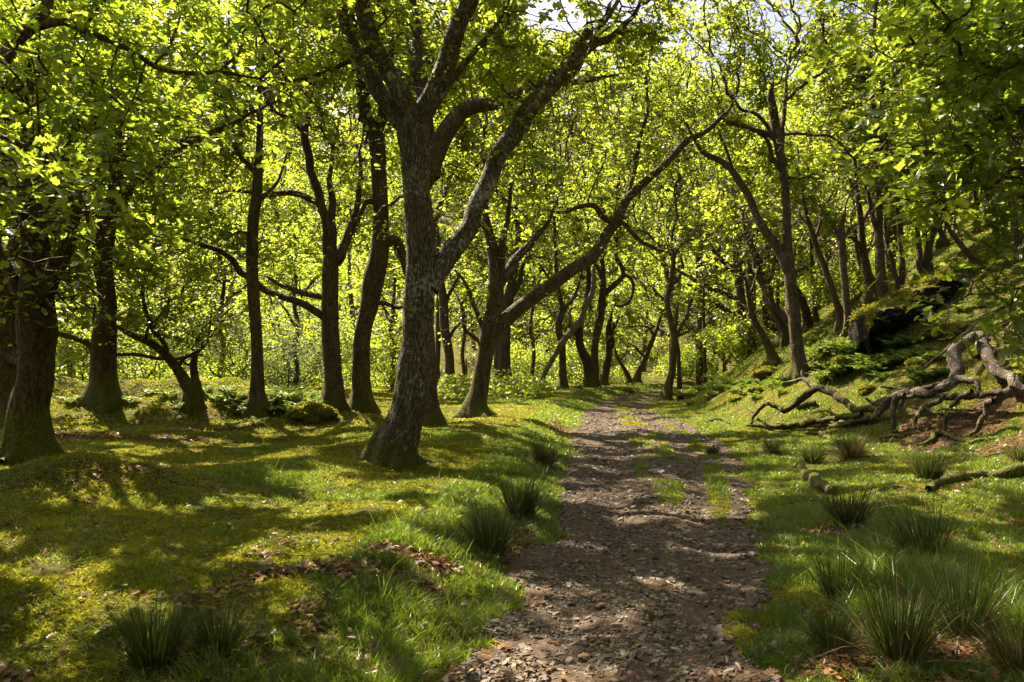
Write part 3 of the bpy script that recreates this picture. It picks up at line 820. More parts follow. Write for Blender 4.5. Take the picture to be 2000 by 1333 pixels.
tree('mossy trunk leaning left out of the bank behind the tall forked oak',
     '1518,713,24 1510,700,18 1499,674,15 1487,650,13 1476,632,12 1468,612,10 1462,580,8 1455,540,6', [('1470,618,6 1455,600,5 1440,590,3', .3), ('1462,580,5 1472,555,4 1480,530,3', .3)],
     [(1450, 530, 0, 2.0, 1.1), (1430, 600, .6, 1.4, .8), (1470, 440, 1, 2.2, 1.2)], bark='bark_moss', na=600, nl=9000, size=0.13)
tree('thick dark oak on the bank with a limb bending down to the tall forked oak',
     '1541,668,18 1530,645,16 1514,612,16 1504,590,18 1499,572,20 1491,552,20 1480,535,14 1461,531,8',
     [('1497,570,14 1505,590,13 1520,605,13 1540,629,12', -.5), ('1488,545,12 1485,510,10 1470,480,8 1455,450,6 1450,400,4', .4), ('1495,556,9 1510,530,8 1515,490,6', .4)],
     [(1460, 450, 0, 2.2, 1.3), (1500, 460, 0.6, 2.0, 1.3), (1500, 340, .6, 2.6, 1.6)], d=27, na=800, nl=12000, size=0.13)
tree('short broken snag leaning on the bank just right of the tall forked oak', '1578,624,16 1573,605,15 1568,590,14 1562,574,11 1557,562,4', [('1569,592,7 1558,580,6 1550,577,3', .1)],
     [], d=27, bark='deadwood_dark', na=0, nl=0, name='dead_snag')
tree('pale mossy snag with a splintered forked top on the right hillside',
     '1661,655,18 1657,625,15 1652,580,14 1647,524,14 1645,486,15 1644,462,14 1645,440,10 1650,415,6',
     [('1643,470,11 1636,455,10 1630,445,7 1622,438,3', -.2), ('1645,470,8 1654,455,7 1668,440,4', .2)], [(1660, 390, .6, 1.8, .8), (1620, 480, 1.6, 1.0, .6)], bark='bark_far', na=300, nl=2925, size=0.13, cat='tree')
tree('lean slanting trunk crossing in front of the pale snag on the right hillside',
     '1648,642,16 1641,615,14 1630,580,13 1611,524,12 1596,486,11 1585,452,10 1575,420,8 1566,370,6', [('1590,470,6 1600,440,5 1604,410,4', .3), ('1580,440,5 1565,425,4 1555,400,3', .3)],
     [(1570, 380, 0, 1.8, 1.0), (1600, 440, .8, 1.2, .7), (1560, 290, .6, 2, 1.2)], na=600, nl=5850, size=0.125)
tree('thin dark trunk between the tall forked oak and the slanting hillside trunk',
     '1593,618,10 1590,590,9 1589,561,8 1585,500,7 1582,450,5', [('1587,540,4 1598,520,3', .2), ('1586,505,4 1575,490,3', .2)], [(1585, 440, 0, 1.8, 1.0), (1570, 510, .8, 1.0, .6)], na=350, nl=3575, size=0.13, d=28)
tree('first of the close row of dark hillside trunks, right of the pale snag',
     '1706,584,26 1702,560,21 1694,535,18 1688,500,15 1684,467,13 1680,420,12 1672,360,9 1668,290,6', [('1690,510,9 1678,480,9 1666,465,8 1655,462,5', -.3), ('1682,440,7 1700,400,6 1705,350,4', .3), ('1676,390,6 1660,350,5 1650,310,3', .3)],
     [(1670, 300, 0, 2.2, 1.4), (1700, 370, .8, 1.4, .9), (1650, 190, 0, 2.6, 1.5)], na=900, nl=8450, size=0.125)
tree('straight sunlit brown trunk rising just behind the left end of the rock outcrop',
     '1728,610,24 1725,580,20 1720,542,19 1718,486,18 1716,450,16 1718,400,13 1714,330,11 1709,260,10 1709,225,10 1700,170,9 1697,130,8 1705,75,8 1712,0,7',
     [('1716,455,9 1706,432,9 1700,400,8 1690,360,6', -.3), ('1710,250,8 1722,200,8 1726,140,7 1735,80,5', .3), ('1700,165,7 1685,150,6 1665,150,4', -.3), ('1712,300,6 1735,270,5 1750,250,3', .2)],
     [(1705, 30, 0, 2.6, 1.8), (1730, 170, .6, 2.0, 1.4), (1680, 200, .6, 1.8, 1.2), (1720, 360, 1.2, 1.3, .7)], bark='bark_far', na=1200, nl=11050, size=0.125)
tree('paired stem with pale bark standing behind the middle of the rock outcrop',
     '1760,592,15 1760,560,13 1763,524,12 1760,480,11 1757,430,10 1752,370,8 1750,300,7 1745,220,6 1750,140,5', [('1758,585,9 1750,542,9 1742,510,9 1735,486,8 1730,450,6 1726,400,4', .3), ('1752,360,5 1770,330,5 1780,290,3', .3)],
     [(1750, 180, 0, 2.2, 1.6), (1770, 290, .6, 1.6, 1.0), (1750, 70, 0, 2.6, 1.4)], bark='bark_far', na=900, nl=8450, size=0.125)
tree('stocky oak with flaring foot above the top end of the rock outcrop',
     '1812,552,24 1813,530,18 1812,510,16 1814,486,14 1823,452,11 1830,410,9 1832,350,7', [('1806,545,14 1798,520,13 1795,480,11 1790,430,8', .2), ('1820,465,7 1835,440,6 1845,420,4', .3)],
     [(1820, 330, 0, 2.2, 1.4), (1840, 240, .5, 2.4, 1.4), (1800, 420, .8, 1.2, .6)], bark='bark', na=900, nl=7800, size=0.125)
tree('curved thin trunk leaning left high on the right hillside behind the rock',
     '1863,526,15 1857,500,12 1848,475,11 1840,460,10 1828,430,8 1820,390,6', [('1842,462,5 1850,430,5 1855,400,3', .3)], [(1830, 370, 0, 1.8, 1.0), (1860, 380, .6, 1.4, .8)], d=26, na=420, nl=3900, size=0.125)
tree('dark slender trunk slanting steeply left on the open hillside turf',
     '1913,526,14 1903,510,11 1890,494,10 1877,479,10 1866,465,9 1855,450,8 1840,420,6', [('1862,460,5 1866,430,4 1872,400,3', .3)], [(1850, 390, 0, 1.8, 1.0), (1880, 370, .6, 1.4, .8)], na=420, nl=3900, size=0.125)
tree('dark upright trunk at the right edge of the hillside above the overhanging leaves',
     '1990,506,22 1987,490,17 1984,460,15 1981,430,14 1975,390,13 1968,340,10 1975,280,7', [('1978,400,7 1960,370,6 1945,350,4', .3)], [(1970, 280, 0, 2.0, 1.4), (1930, 300, .6, 1.6, 1.0), (1960, 170, 0, 2.6, 1.5)], na=700, nl=6500, size=0.12)
tree('small far trunk high on the right hillside left of the slanting one', '1909,455,11 1908,445,8 1907,430,8 1905,400,7 1900,360,5', [('1906,410,4 1895,390,3', .2)], [(1900, 350, 0, 2.0, 1.2)], na=350, nl=3250, size=0.13)
tree('massive mossy old oak at the left edge, ivy-dark with a swollen lumpy foot',
     '62,898,92 58,860,76 55,805,70 62,770,66 68,749,65 73,692,63 74,655,72 72,625,72 70,580,64 72,520,54 66,440,44 58,380,36',
     [('72,600,44 92,560,36 120,510,30 140,450,24 150,370,16', -0.6), ('55,600,40 35,550,34 10,500,28 -30,440,22', 0.4), ('60,420,26 40,320,22 50,220,16 60,120,10', .4), ('66,460,24 100,380,20 130,290,14 160,200,9', .8)],
     [(70, 400, 0, 1.6, 1.0), (160, 460, -.3, 1.1, .7), (20, 480, -.5, 1.3, .9), (80, 580, -1.0, .9, .35), (170, 560, -.2, .8, .35), (100, 200, .4, 2.6, 1.6), (-60, 300, 0, 2.2, 1.6), (230, 330, .6, 1.4, 1.0), (60, 60, 1, 3.4, 1.5), (20, 600, -1.0, .7, .3), (190, 620, 0, .5, .25)],
     bark='bark_moss', na=2400, nl=27000, size=0.105, kind='fold', prot=0.25, flare=0.5, minh=1.2, step=0.2)
tree('dark trunk cut by the left edge of the picture behind the massive mossy oak',
     '8,800,70 6,760,62 4,700,60 2,640,62 0,560,52 -6,480,40', [('4,680,30 22,700,22 40,706,14 46,690,7', -.4), ('0,560,30 20,500,22 30,420,15', .4)],
     [(0, 440, 0, 2.0, 1.2), (20, 560, 0, 1.3, .7), (10, 250, 0, 3, 2.2)], d=15.5, na=900, nl=11000, size=0.11, bark='bark', prot=0.3)
tree('broad oak standing on top of the hedge bank, behind the massive mossy oak',
     '202,772,56 202,740,48 203,711,47 204,655,45 209,620,34 213,600,29 204,542,34 199,505,37 204,467,38 210,430,34 220,390,26 232,320,19 232,250,13 240,180,8',
     [('190,690,16 176,677,13 145,660,12 112,651,10 80,640,6', -.5), ('212,430,22 240,395,18 262,362,17 290,338,17 307,326,17 350,285,16 405,262,13 450,244,9 506,214,6 551,193,4', -0.8), ('202,480,20 180,440,17 165,380,13 160,300,9', .4),
      ('218,690,8 232,694,7 270,693,7 307,700,7 340,702,6 360,698,6 397,692,4', .2), ('228,330,10 250,290,9 256,240,7', .4)],
     [(220, 200, 0, 2.8, 1.8), (320, 280, 0, 1.6, 1.0), (430, 210, -.4, 1.5, .8), (160, 330, .5, 1.6, 1.2), (250, 450, 1, 1.2, .8), (140, 600, .6, .8, .4), (250, 40, 0, 3.2, 1.8), (300, 560, 1.2, 1.0, .6)],
     d=17.2, na=2000, nl=26000, size=0.115, bark='bark_moss', prot=0.7)
tree('low oak leaning far left off the hedge bank, right of the broad bank oak',
     '374,764,27 365,752,23 349,726,20 335,706,18 319,689,16 305,678,15 292,670,14 265,658,12 240,645,10 215,625,7', [('325,690,10 322,674,9 300,645,9 285,610,8 275,570,5', .3), ('345,722,8 360,700,7 380,690,6 399,680,4', .3), ('285,668,7 290,640,6 310,620,4', .3)],
     [(280, 560, 0, 1.5, .8), (350, 620, .3, 1.2, .6), (400, 560, .8, 1.5, .9), (330, 480, .8, 1.8, 1.0), (380, 660, -.2, .8, .3), (450, 600, 1.5, 1.1, .6)],
     d=17.6, na=1100, nl=8000, size=0.11, bark='bark_moss')
tree('short dark stub of a tree beside the foot of the low leaning oak', '383,757,20 381,740,16 379,725,15 379,707,13 384,690,9 396,680,6 402,672,4', [('379,715,7 366,712,6 355,706,4', .1), ('396,682,4 405,668,4 410,640,4 413,612,3', .2)],
     [(410, 660, .4, .8, .4), (420, 720, .2, .7, .25)], d=17.7, na=260, nl=1400, size=0.11, bark='bark_moss')
# slimmer oaks that fill the gaps further back on the left
tree('thin oak far back in the gap between the slim straight oak and the twin-stemmed oak', '578,752,12 580,720,10 575,680,9 582,640,9 574,590,8 580,540,7', [('578,640,6 560,610,5 545,590,4', .3), ('576,600,6 595,570,5 612,550,4', .3)],
     [(575, 520, 0, 2.6, 1.4), (560, 620, .5, 1.5, .8), (600, 400, 1, 3, 1.8)], d=30, na=800, nl=12000, size=.14, bark='bark_far')
tree('slender oak behind the low leaning oak on the hedge bank', '432,752,13 430,720,11 436,680,10 428,630,9 435,580,8 440,530,6', [('430,660,6 410,630,5 395,615,4', .3), ('432,610,6 452,580,5 470,570,4', .3)],
     [(430, 520, 0, 2.4, 1.3), (400, 600, .5, 1.4, .8), (460, 410, 1, 2.8, 1.6), (350, 420, 1, 2.4, 1.4)], d=27, na=800, nl=12000, size=.14)
tree('slender oak seen between the massive mossy oak and the broad bank oak', '138,752,16 140,720,14 136,670,13 143,620,12 138,560,10 130,510,8', [('140,640,8 155,610,6 170,590,4', .3), ('138,600,8 120,570,6 105,555,4', .3)],
     [(140, 560, 0, 1.8, .9), (130, 660, .5, 1.2, .6), (120, 430, 0, 2.4, 1.4)], d=23, na=700, nl=10000, size=.13)
tree('slender oak seen between the bent oak and the grey forked oak', '768,757,12 766,730,10 770,690,9 763,650,9 768,600,8 772,540,6', [('766,660,6 782,640,5 795,630,4', .3), ('766,630,5 750,600,4 742,590,3', .3)],
     [(770, 560, 0, 2.0, 1.0), (760, 650, .5, 1.3, .7), (770, 430, 0, 2.8, 1.8)], d=31, na=700, nl=10000, size=.14, bark='bark_far')
tree('slender oak far back just left of the dark leaning oak', '905,757,10 907,730,9 903,690,8 908,640,8 900,590,7', [('905,660,5 918,640,4 925,630,3', .3)],
     [(905, 590, 0, 2.2, 1.1), (915, 670, .5, 1.4, .7), (920, 470, 0, 3, 1.8)], d=40, na=600, nl=9000, size=.15, bark='bark_far')
tree('pale slim oak far back between the dark leaning oak and the slender verge oak', '1040,757,10 1038,730,9 1043,690,8 1036,640,8 1042,590,6', [('1040,670,5 1056,650,4 1066,645,3', .3), ('1038,650,5 1024,630,4', .3)],
     [(1040, 590, 0, 2.2, 1.1), (1050, 670, .5, 1.6, .8), (1040, 450, 0, 3.4, 2.0)], d=42, na=700, nl=10000, size=.15, bark='bark_far')
tree('crooked hillside oak far behind the tall forked oak, right of the bank snag', '1618,640,10 1612,610,9 1620,580,8 1610,545,8 1618,500,6', [('1614,570,5 1628,550,4', .2)],
     [(1615, 480, 0, 2.2, 1.2), (1610, 380, 0.5, 2.4, 1.4)], d=32, na=600, nl=5850, size=.14)
tree('crooked hillside oak between the first dark hillside trunk and the pale snag', '1682,585,11 1676,560,10 1682,530,9 1674,490,8 1670,450,6', [('1678,540,6 1664,520,5', .2), ('1676,500,5 1690,480,4', .2)],
     [(1670, 440, 0, 1.8, 1.0), (1680, 330, 0.5, 2.2, 1.4)], d=28, na=500, nl=5200, size=.13)
# two oaks just outside the frame whose boughs hang into it
tree('lobed oak boughs hanging into the top left corner from a near tree',
     None, [('0,124,30 37,75,28 67,45,26 90,8,22 98,-40,18 110,-120,12', .4),
            ('44,66,19 75,52,18 124,41,16 161,56,15 210,79,13 262,101,11 300,129,10 337,139,9 394,144,8 431,142,7 484,152,5 540,150,3', .3),
            ('425,142,6 450,120,6 469,97,6 474,60,5 474,22,4', .2), ('300,128,6 330,90,6 350,40,5 360,-10,4', .3), ('160,60,7 190,20,6 230,-30,5', -.2),
            ('-60,240,14 0,266,11 49,285,10 62,272,8 75,262,7 74,225,5 69,150,4 60,110,3', -.3), ('49,285,9 45,311,8 56,352,7 75,379,6 120,386,5 160,380,3', -.2), ('66,285,7 100,300,6 142,315,6 180,313,4 240,320,3', .3),
            ('-60,380,10 0,400,7 30,420,6 60,470,4', .2), ('285,120,5 262,190,4 235,250,3', .1), ('230,90,5 215,150,4 225,200,3', .2), ('150,100,5 180,150,4 175,190,3', 0)],
     [(100, 60, .4, .9, .5), (300, 120, .3, .8, .45), (450, 90, .5, .7, .5), (40, 230, -.2, .55, .4), (130, 330, 0, .6, .35), (220, 210, .5, .7, .4), (350, 220, .8, .6, .35), (20, 420, 0, .45, .3), (-150, 100, 0, 1.2, 1.0), (-150, 400, -.3, .8, .6), (180, -120, 0, 1.6, .8), (450, -120, 0, 1.2, .6), (-300, -100, -1, 2.2, 1.2),
      (-420, 350, -2.0, 1.4, 1.0), (120, 470, .2, .4, .2), (100, -260, -1.2, 1.8, .8)],
     world=([(-6.3, 5.6, -0.3, .36), (-6.2, 5.7, 1.0, .30), (-5.9, 5.8, 2.4, .27), (-5.3, 5.9, 3.4, .24), (-4.6, 5.9, 3.7, .17)], 5.9), na=1300, nl=9500, size=0.094, kind='lobed', prot=0.7, minh=1.9, step=0.14, tip=0.004, leafmat='leaf_near', bark='bark')
tree('lobed oak leaves hanging into the right edge from a near tree',
     None, [('2120,130,16 2060,190,12 2000,212,8 1950,232,7 1915,242,6 1880,290,5 1830,300,4', .3), ('2120,300,14 2040,330,10 1980,330,7 1930,370,5 1860,370,4 1790,380,3', .4), ('2100,0,14 2020,40,9 1940,60,7 1870,80,5 1800,110,4', .3),
            ('2120,480,12 2060,540,8 2010,560,6 1960,570,4 1920,580,3', -.3), ('1925,240,5 1880,190,4 1830,190,3', .2), ('2060,60,8 2000,120,6 1930,150,4', -.3)],
     [(1950, 60, 0, .75, .5), (1870, 180, .2, .6, .4), (1960, 250, -.2, .5, .4), (1870, 330, .3, .55, .35), (1960, 400, 0, .35, .22), (1800, 400, .4, .35, .16), (1975, 580, -.3, .33, .2), (2100, 200, 0, 1.0, 1.0), (1850, -60, .3, 1.2, .5), (2100, 500, -.2, .7, .6), (1740, 300, .8, .45, .3), (1760, 160, .9, .45, .3), (2200, -100, -.5, 2.0, 1.0), (1930, 560, 0, .2, .12)],
     world=([(6.3, 5.9, -0.2, .30), (6.2, 5.9, 1.2, .25), (6.0, 5.8, 2.6, .21), (5.6, 5.8, 3.6, .16)], 5.4), na=1500, nl=11000, size=0.094, kind='lobed', prot=0, minh=1.5, step=0.14, tip=0.004, leafmat='leaf_near')

def parse(s):
    return np.array([[float(c) for c in q.split(',')] for q in s.split()])

PROT = np.zeros((360, 560), np.float32)                     # nearest limb that must stay visible, 4 px cells, from (-120, -60)
def protect(line, prob):
    if prob <= 0:
        return
    u, v, f = project(line[:, :3])
    rad = line[:, 3] / np.maximum(f, .1) * FPX + 3
    for a, b, r, d in zip(u, v, rad, f):
        x0, x1 = int((a - r + 120) / 4), int((a + r + 120) / 4) + 1
        y0, y1 = int((b - r + 60) / 4), int((b + r + 60) / 4) + 1
        if x1 <= 0 or y1 <= 0 or x0 >= 560 or y0 >= 360:
            continue
        sub = PROT[max(y0, 0):y1, max(x0, 0):x1]
        np.maximum(sub, d, out=sub)

def sky_gap(u, v, rng):
    g = (((u - 1090) / 62) ** 2 + ((v - 26) / 40) ** 2 < 1) | (((u - 1185) / 62) ** 2 + ((v - 14) / 40) ** 2 < 1) | (((u - 1255) / 30) ** 2 + ((v - 5) / 20) ** 2 < 1)
    n = vnoise(u / 15, v / 13, 0, 91)
    spots = (v < 330) & (vnoise(u / 30, v / 24, 0, 92) > 0.80) & (np.abs(u - 1560) < 70) & (v < 190)
    return (g & (n < 0.60)) | spots

# ---- lay out the skeletons
for i, t in enumerate(T):
    if t['world']:
        tr = np.array(t['world'][0]); depth = t['world'][1]
        tr[:, 2] += float(terrain(tr[0, 0], tr[0, 1]))
        t['base'] = tr[0, :3] + [0, 0, 0.3]
        t['trunk3'] = spline(tr, 0.12)
    else:
        P = parse(t['trunk'])
        if t['d'] is None:
            b = ground_at(P[0, 0], P[0, 1], dmax=60)
        else:
            b = at(P[0, 0], P[0, 1], t['d']); b[2] = terrain(b[0], b[1])
        depth = b[1]
        k = np.linspace(0, 1, len(P))
        q = at(P[:, 0], P[:, 1], depth + t['lean'] * k)
        r = P[:, 2] / 2 / FPX * depth
        q = np.hstack([q, r[:, None]])
        q = q[(q[:, 2] > b[2] + 0.08) | (np.arange(len(q)) > 2)]
        foot = np.array([[q[0, 0], q[0, 1], b[2] - 0.30, r[0] * 1.10], [q[0, 0], q[0, 1], min(b[2], q[0, 2] - .05), r[0] * 1.04]])
        t['base'] = np.array([q[0, 0], q[0, 1], b[2]])
        t['trunk3'] = spline(np.vstack([foot, q]), max(0.05, r.mean() * 0.35))
    t['depth'] = depth
    lines = [(parse(t['trunk']) if t['trunk'] else None, t['trunk3'])]
    t['limb3'] = []
    for s, dd in t['limbs']:
        P = parse(s)
        # start at the depth of the nearest wood already laid out
        best, d0 = 1e9, depth
        for _, ln in lines:
            u, v, f = project(ln[:, :3])
            e = (u - P[0, 0]) ** 2 + (v - P[0, 1]) ** 2
            j = int(e.argmin())
            if e[j] < best:
                best, d0 = e[j], ln[j, 1]
        if t['world']:
            d0 = depth if best > 900 else d0
        arc = np.concatenate([[0], np.cumsum(np.hypot(np.diff(P[:, 0]), np.diff(P[:, 1])))]); arc /= arc[-1]
        dep = d0 + dd * arc
        q = np.hstack([at(P[:, 0], P[:, 1], dep), (P[:, 2] / 2 / FPX * dep)[:, None]])
        rng = np.random.default_rng(100 + i)
        ln = spline(q, max(0.04, q[:, 3].mean() * 0.6))
        # small crooks the tracing misses
        s_ = 1 / max(0.25, ln[:, 3].mean() * 5)
        for c in range(3):
            ln[:, c] += (vnoise(ln[:, 0] * s_ + c * 9, ln[:, 1] * s_, ln[:, 2] * s_, 40 + c) - 0.5) * ln[:, 3].mean() * 0.9 * np.minimum(1, np.arange(len(ln)) / 6)
        t['limb3'].append(ln)
        lines.append((P, ln))
    for q_, (_, ln) in enumerate(lines):
        if q_ == 0 or t['prot'] < .9 or q_ == 5:
            protect(ln * [1, 1, 1, 1.0 if q_ == 0 else .6], t['prot'])
        else:
            protect(ln * [1, 1, 1, .45], t['prot'])

# nothing hangs in front of the rock outcrop, and little in front of the fallen trunk
for s_, d_ in (('1715,640,60 1760,632,80 1800,615,84 1840,592,90 1868,578,84', 19.5), ('1925,680,44 1945,720,44 1975,750,44', 14.0), ('1868,700,40 1860,745,40', 14.0)):
    q_ = parse(s_)
    protect(spline(np.hstack([at(q_[:, 0], q_[:, 1], d_), q_[:, 2:3] / 2 / FPX * d_]), .15), 1)

def crown(t, i):
    rng = np.random.default_rng(500 + i)
    dep = t['depth']
    g = Geo()
    # space for foliage
    C = t['crown']
    t['na'] = int(t['na'] * 1.75); t['nl'] = int(t['nl'] * 1.45)
    vol = np.array([c[3] ** 2 * c[4] for c in C]) ** 0.8 * np.array([0.18 if c[1] < -50 else 1.0 for c in C])
    cnt = (t['na'] * vol / vol.sum()).astype(int) + 12
    A = []
    for (u, v, dz, rx, rz), n in zip(C, cnt):
        c = at(u, v, dep + dz)
        q = rng.normal(0, 1, (n * 3, 3))
        q /= np.linalg.norm(q, axis=1)[:, None]
        q *= (rng.random(n * 3) ** 0.42)[:, None]
        q = c + q * [rx, rx, rz]
        keep = fbm(q[:, 0] / 0.9, q[:, 1] / 0.9, q[:, 2] / 0.55, 50 + i, 2) > 0.47
        A.append(q[keep][:n])
    for ln in t['limb3']:
        m = len(ln)
        k = rng.integers(int(m * 0.45), m, max(6, int(t['na'] * 0.018)))
        A.append(ln[k, :3] + rng.normal(0, 0.34, (len(k), 3)))
    A = np.vstack(A)
    A = A[A[:, 2] > terrain(A[:, 0], A[:, 1]) + t['minh']]
    uu, vv, ff = project(A)
    A = A[~((ff > 0.3) & sky_gap(uu, vv, rng) )]
    seeds = [t['trunk3'][len(t['trunk3']) * 2 // 3::4, :3]] + [ln[2::max(1, int(0.22 / max(.02, np.linalg.norm(ln[1, :3] - ln[0, :3])))), :3] for ln in t['limb3']]
    seeds = np.vstack(seeds)
    P, par = colonise(list(seeds), A, t['step'], t['step'] * 1.25, rng, iters=90, gnarl=0.42)
    ns = len(seeds)
    if len(P) <= ns:
        return None
    rad, tips = pipe_radii(par, ns, t['tip'] * (1 + dep / 60), 2.35)
    idx = np.arange(ns, len(P))
    p0, p1 = P[par[idx]], P[idx]
    r1 = rad[idx]
    r0 = np.where(par[idx] >= ns, rad[par[idx]], r1 * 1.15)
    r0 = np.minimum(r0, r1 * 1.6)
    # no twig across a sky gap in front of nothing, none inside the ground
    big = r1 > 0.02
    for sel, k in ((big, 6), (~big, 3)):
        if sel.any():
            twig_tubes(g, p0[sel], p1[sel], r0[sel], r1[sel], k, 1)
    # leaf sprays on the thin wood
    thin = idx[rad[idx] < max(t['tip'] * 3.2, 0.018)]
    w = np.where(tips[thin], 2.2, 1.0)
    w /= w.sum()
    TUFT = 6
    nt_ = int(t['nl'] * 1.9 / TUFT)
    nt_ = min(nt_, int(len(thin) * t.get('dens', 2.6 if t['kind'] == 'lobed' else 4.2)))
    k = rng.choice(thin, nt_, p=w)
    tw = P[k] - P[par[k]]
    tw /= np.linalg.norm(tw, axis=1)[:, None]
    sp = 0.085 if t['kind'] == 'lobed' else 0.12 + 0.002 * dep
    cen = P[k] - tw * (rng.random(nt_) * t['step'])[:, None] + rng.normal(0, 1, (nt_, 3)) * [sp, sp, sp * 0.6]
    tn = rng.normal(0, 0.36, (nt_, 3)) + [0, 0, 1.0] + tw * .25
    tn /= np.linalg.norm(tn, axis=1)[:, None]
    ta = np.cross(tn, rng.normal(0, 1, (nt_, 3))); ta /= np.linalg.norm(ta, axis=1)[:, None]
    tb = np.cross(tn, ta)
    nt_ = len(k)
    n = nt_ * TUFT
    ph = (np.arange(n) % TUFT) * (2 * pi / TUFT) + rng.normal(0, .35, n)
    rep = np.repeat(np.arange(nt_), TUFT)
    tint0 = rng.normal(.5, .24, nt_)[rep]
    ax = ta[rep] * np.cos(ph)[:, None] + tb[rep] * np.sin(ph)[:, None]
    pos = cen[rep] + ax * 0.012 + rng.normal(0, .018, (n, 3))
    nrm0 = tn[rep] + ax * rng.uniform(-.1, .45, n)[:, None] + rng.normal(0, .20, (n, 3))
    keep = np.ones(n, bool)
    u, v, f = project(pos)
    keep &= pos[:, 2] > terrain(pos[:, 0], pos[:, 1]) + t['minh'] * 0.8
    vis = f > 0.3
    keep &= ~(vis & sky_gap(u, v, rng))
    cu, cv = ((u + 120) / 4).astype(int), ((v + 60) / 4).astype(int)
    ok = vis & (cu >= 0) & (cu < 560) & (cv >= 0) & (cv < 360)
    pd = np.zeros(n); pd[ok] = PROT[cv[ok], cu[ok]]
    keep &= ~((pd > f + 0.1) & (rng.random(n) < 0.88))
    keep &= ~(vis & (f < 4.0))
    gap = sun_gap(pos)
    keep &= ~(gap & (rng.random(n) < 0.97))
    pos, ax, nrm, tint = pos[keep], ax[keep], nrm0[keep], tint0[keep]
    if len(pos) > t['nl']:
        s = rng.choice(len(pos), t['nl'], replace=False)
        pos, ax, nrm, tint = pos[s], ax[s], nrm[s], tint[s]
    n = len(pos)
    t['nn'], t['out'] = len(thin), n
    axis = ax - [0, 0, .12]
    size = t['size'] * np.clip(rng.lognormal(-.08, .28, n), .45, 1.5)
    add_leaves(g, pos, axis, nrm, size, t['kind'], 0, np.clip(tint + rng.normal(0, 0.14, n), 0, 1))
    return g

NLEAF = 0
for i, t in enumerate(T):
    root = tag(empty(t['name'], t['base']), t['label'], t['cat'], t['group'])
    PARENT_LOC[root.name] = t['base']
    bm_ = M[t['bark']]
    dep = t['depth']
    fine = dep < 14
    g = Geo()
    sweep(g, t['trunk3'], 64 if fine else (20 if dep < 28 else 12), 0, 0.085, i, t['flare'], t['base'][2], 0.014 if fine else 0.004)
    g.build('trunk', bm_, root, t['base'])
    for j, ln in enumerate(t['limb3']):
        g = Geo()
        rm = ln[:, 3].mean()
        sweep(g, ln, (24 if rm > .05 else 9) if fine else (12 if rm > .06 else 7), 0, 0.10, i * 20 + j, 0, 0, 0.006 if fine and rm > .06 else 0.0)
        g.build('limb', bm_, root, t['base'])
    if t['nl']:
        g = crown(t, i)
        if g is not None:
            print(i, t['label'][:30], 'nodes', t['nn'], 'leaves', t['out'])
            g.build('crown', [M[t['leafmat']], bm_], root, t['base'])
            NLEAF += t['nl']
print('LEAVES', NLEAF, 'trees', len(T))
def strips(g, root, tip_dir, length, width, bend, rnd, mat_i, seg=4, up=np.array([0, 0, 1.0])):
    """thin tapering blades: root (n,3), direction, length, how far they arch over"""
    n = len(root)
    t = np.linspace(0, 1, seg + 1)
    d = tip_dir / np.linalg.norm(tip_dir, axis=1)[:, None]
    out = d * [1, 1, 0]; out = out / (np.linalg.norm(out, axis=1)[:, None] + 1e-6)
    pos = root[:, None] + d[:, None] * (t[None, :, None] * length[:, None, None]) + (out * 1.0 + [0, 0, -.75])[:, None] * (t[None, :, None] ** 2.4 * (bend * length)[:, None, None])
    side = np.cross(d, np.random.default_rng(n).normal(0, 1, (n, 3))); side /= np.linalg.norm(side, axis=1)[:, None] + 1e-9
    w = width[:, None] * (1 - t[None] ** 2.2)
    A = pos[:, :-1] - side[:, None] * w[:, :-1, None] / 2
    B = pos[:, :-1] + side[:, None] * w[:, :-1, None] / 2
    v = np.concatenate([A, B, pos[:, -1:]], 1)
    k = 2 * seg + 1
    b = (np.arange(n) * k)[:, None]
    f4 = np.concatenate([np.concatenate([b + s, b + seg + s, b + seg + s + 1, b + s + 1], 1) for s in range(seg - 1)], 0)
    f3 = np.concatenate([b + seg - 1, b + 2 * seg - 1, b + 2 * seg], 1)
    g.add(v.reshape(-1, 3), np.concatenate([f4.ravel(), f3.ravel()]), np.concatenate([np.full(len(f4), 4), np.full(len(f3), 3)]), mat_i, np.repeat(rnd, k))

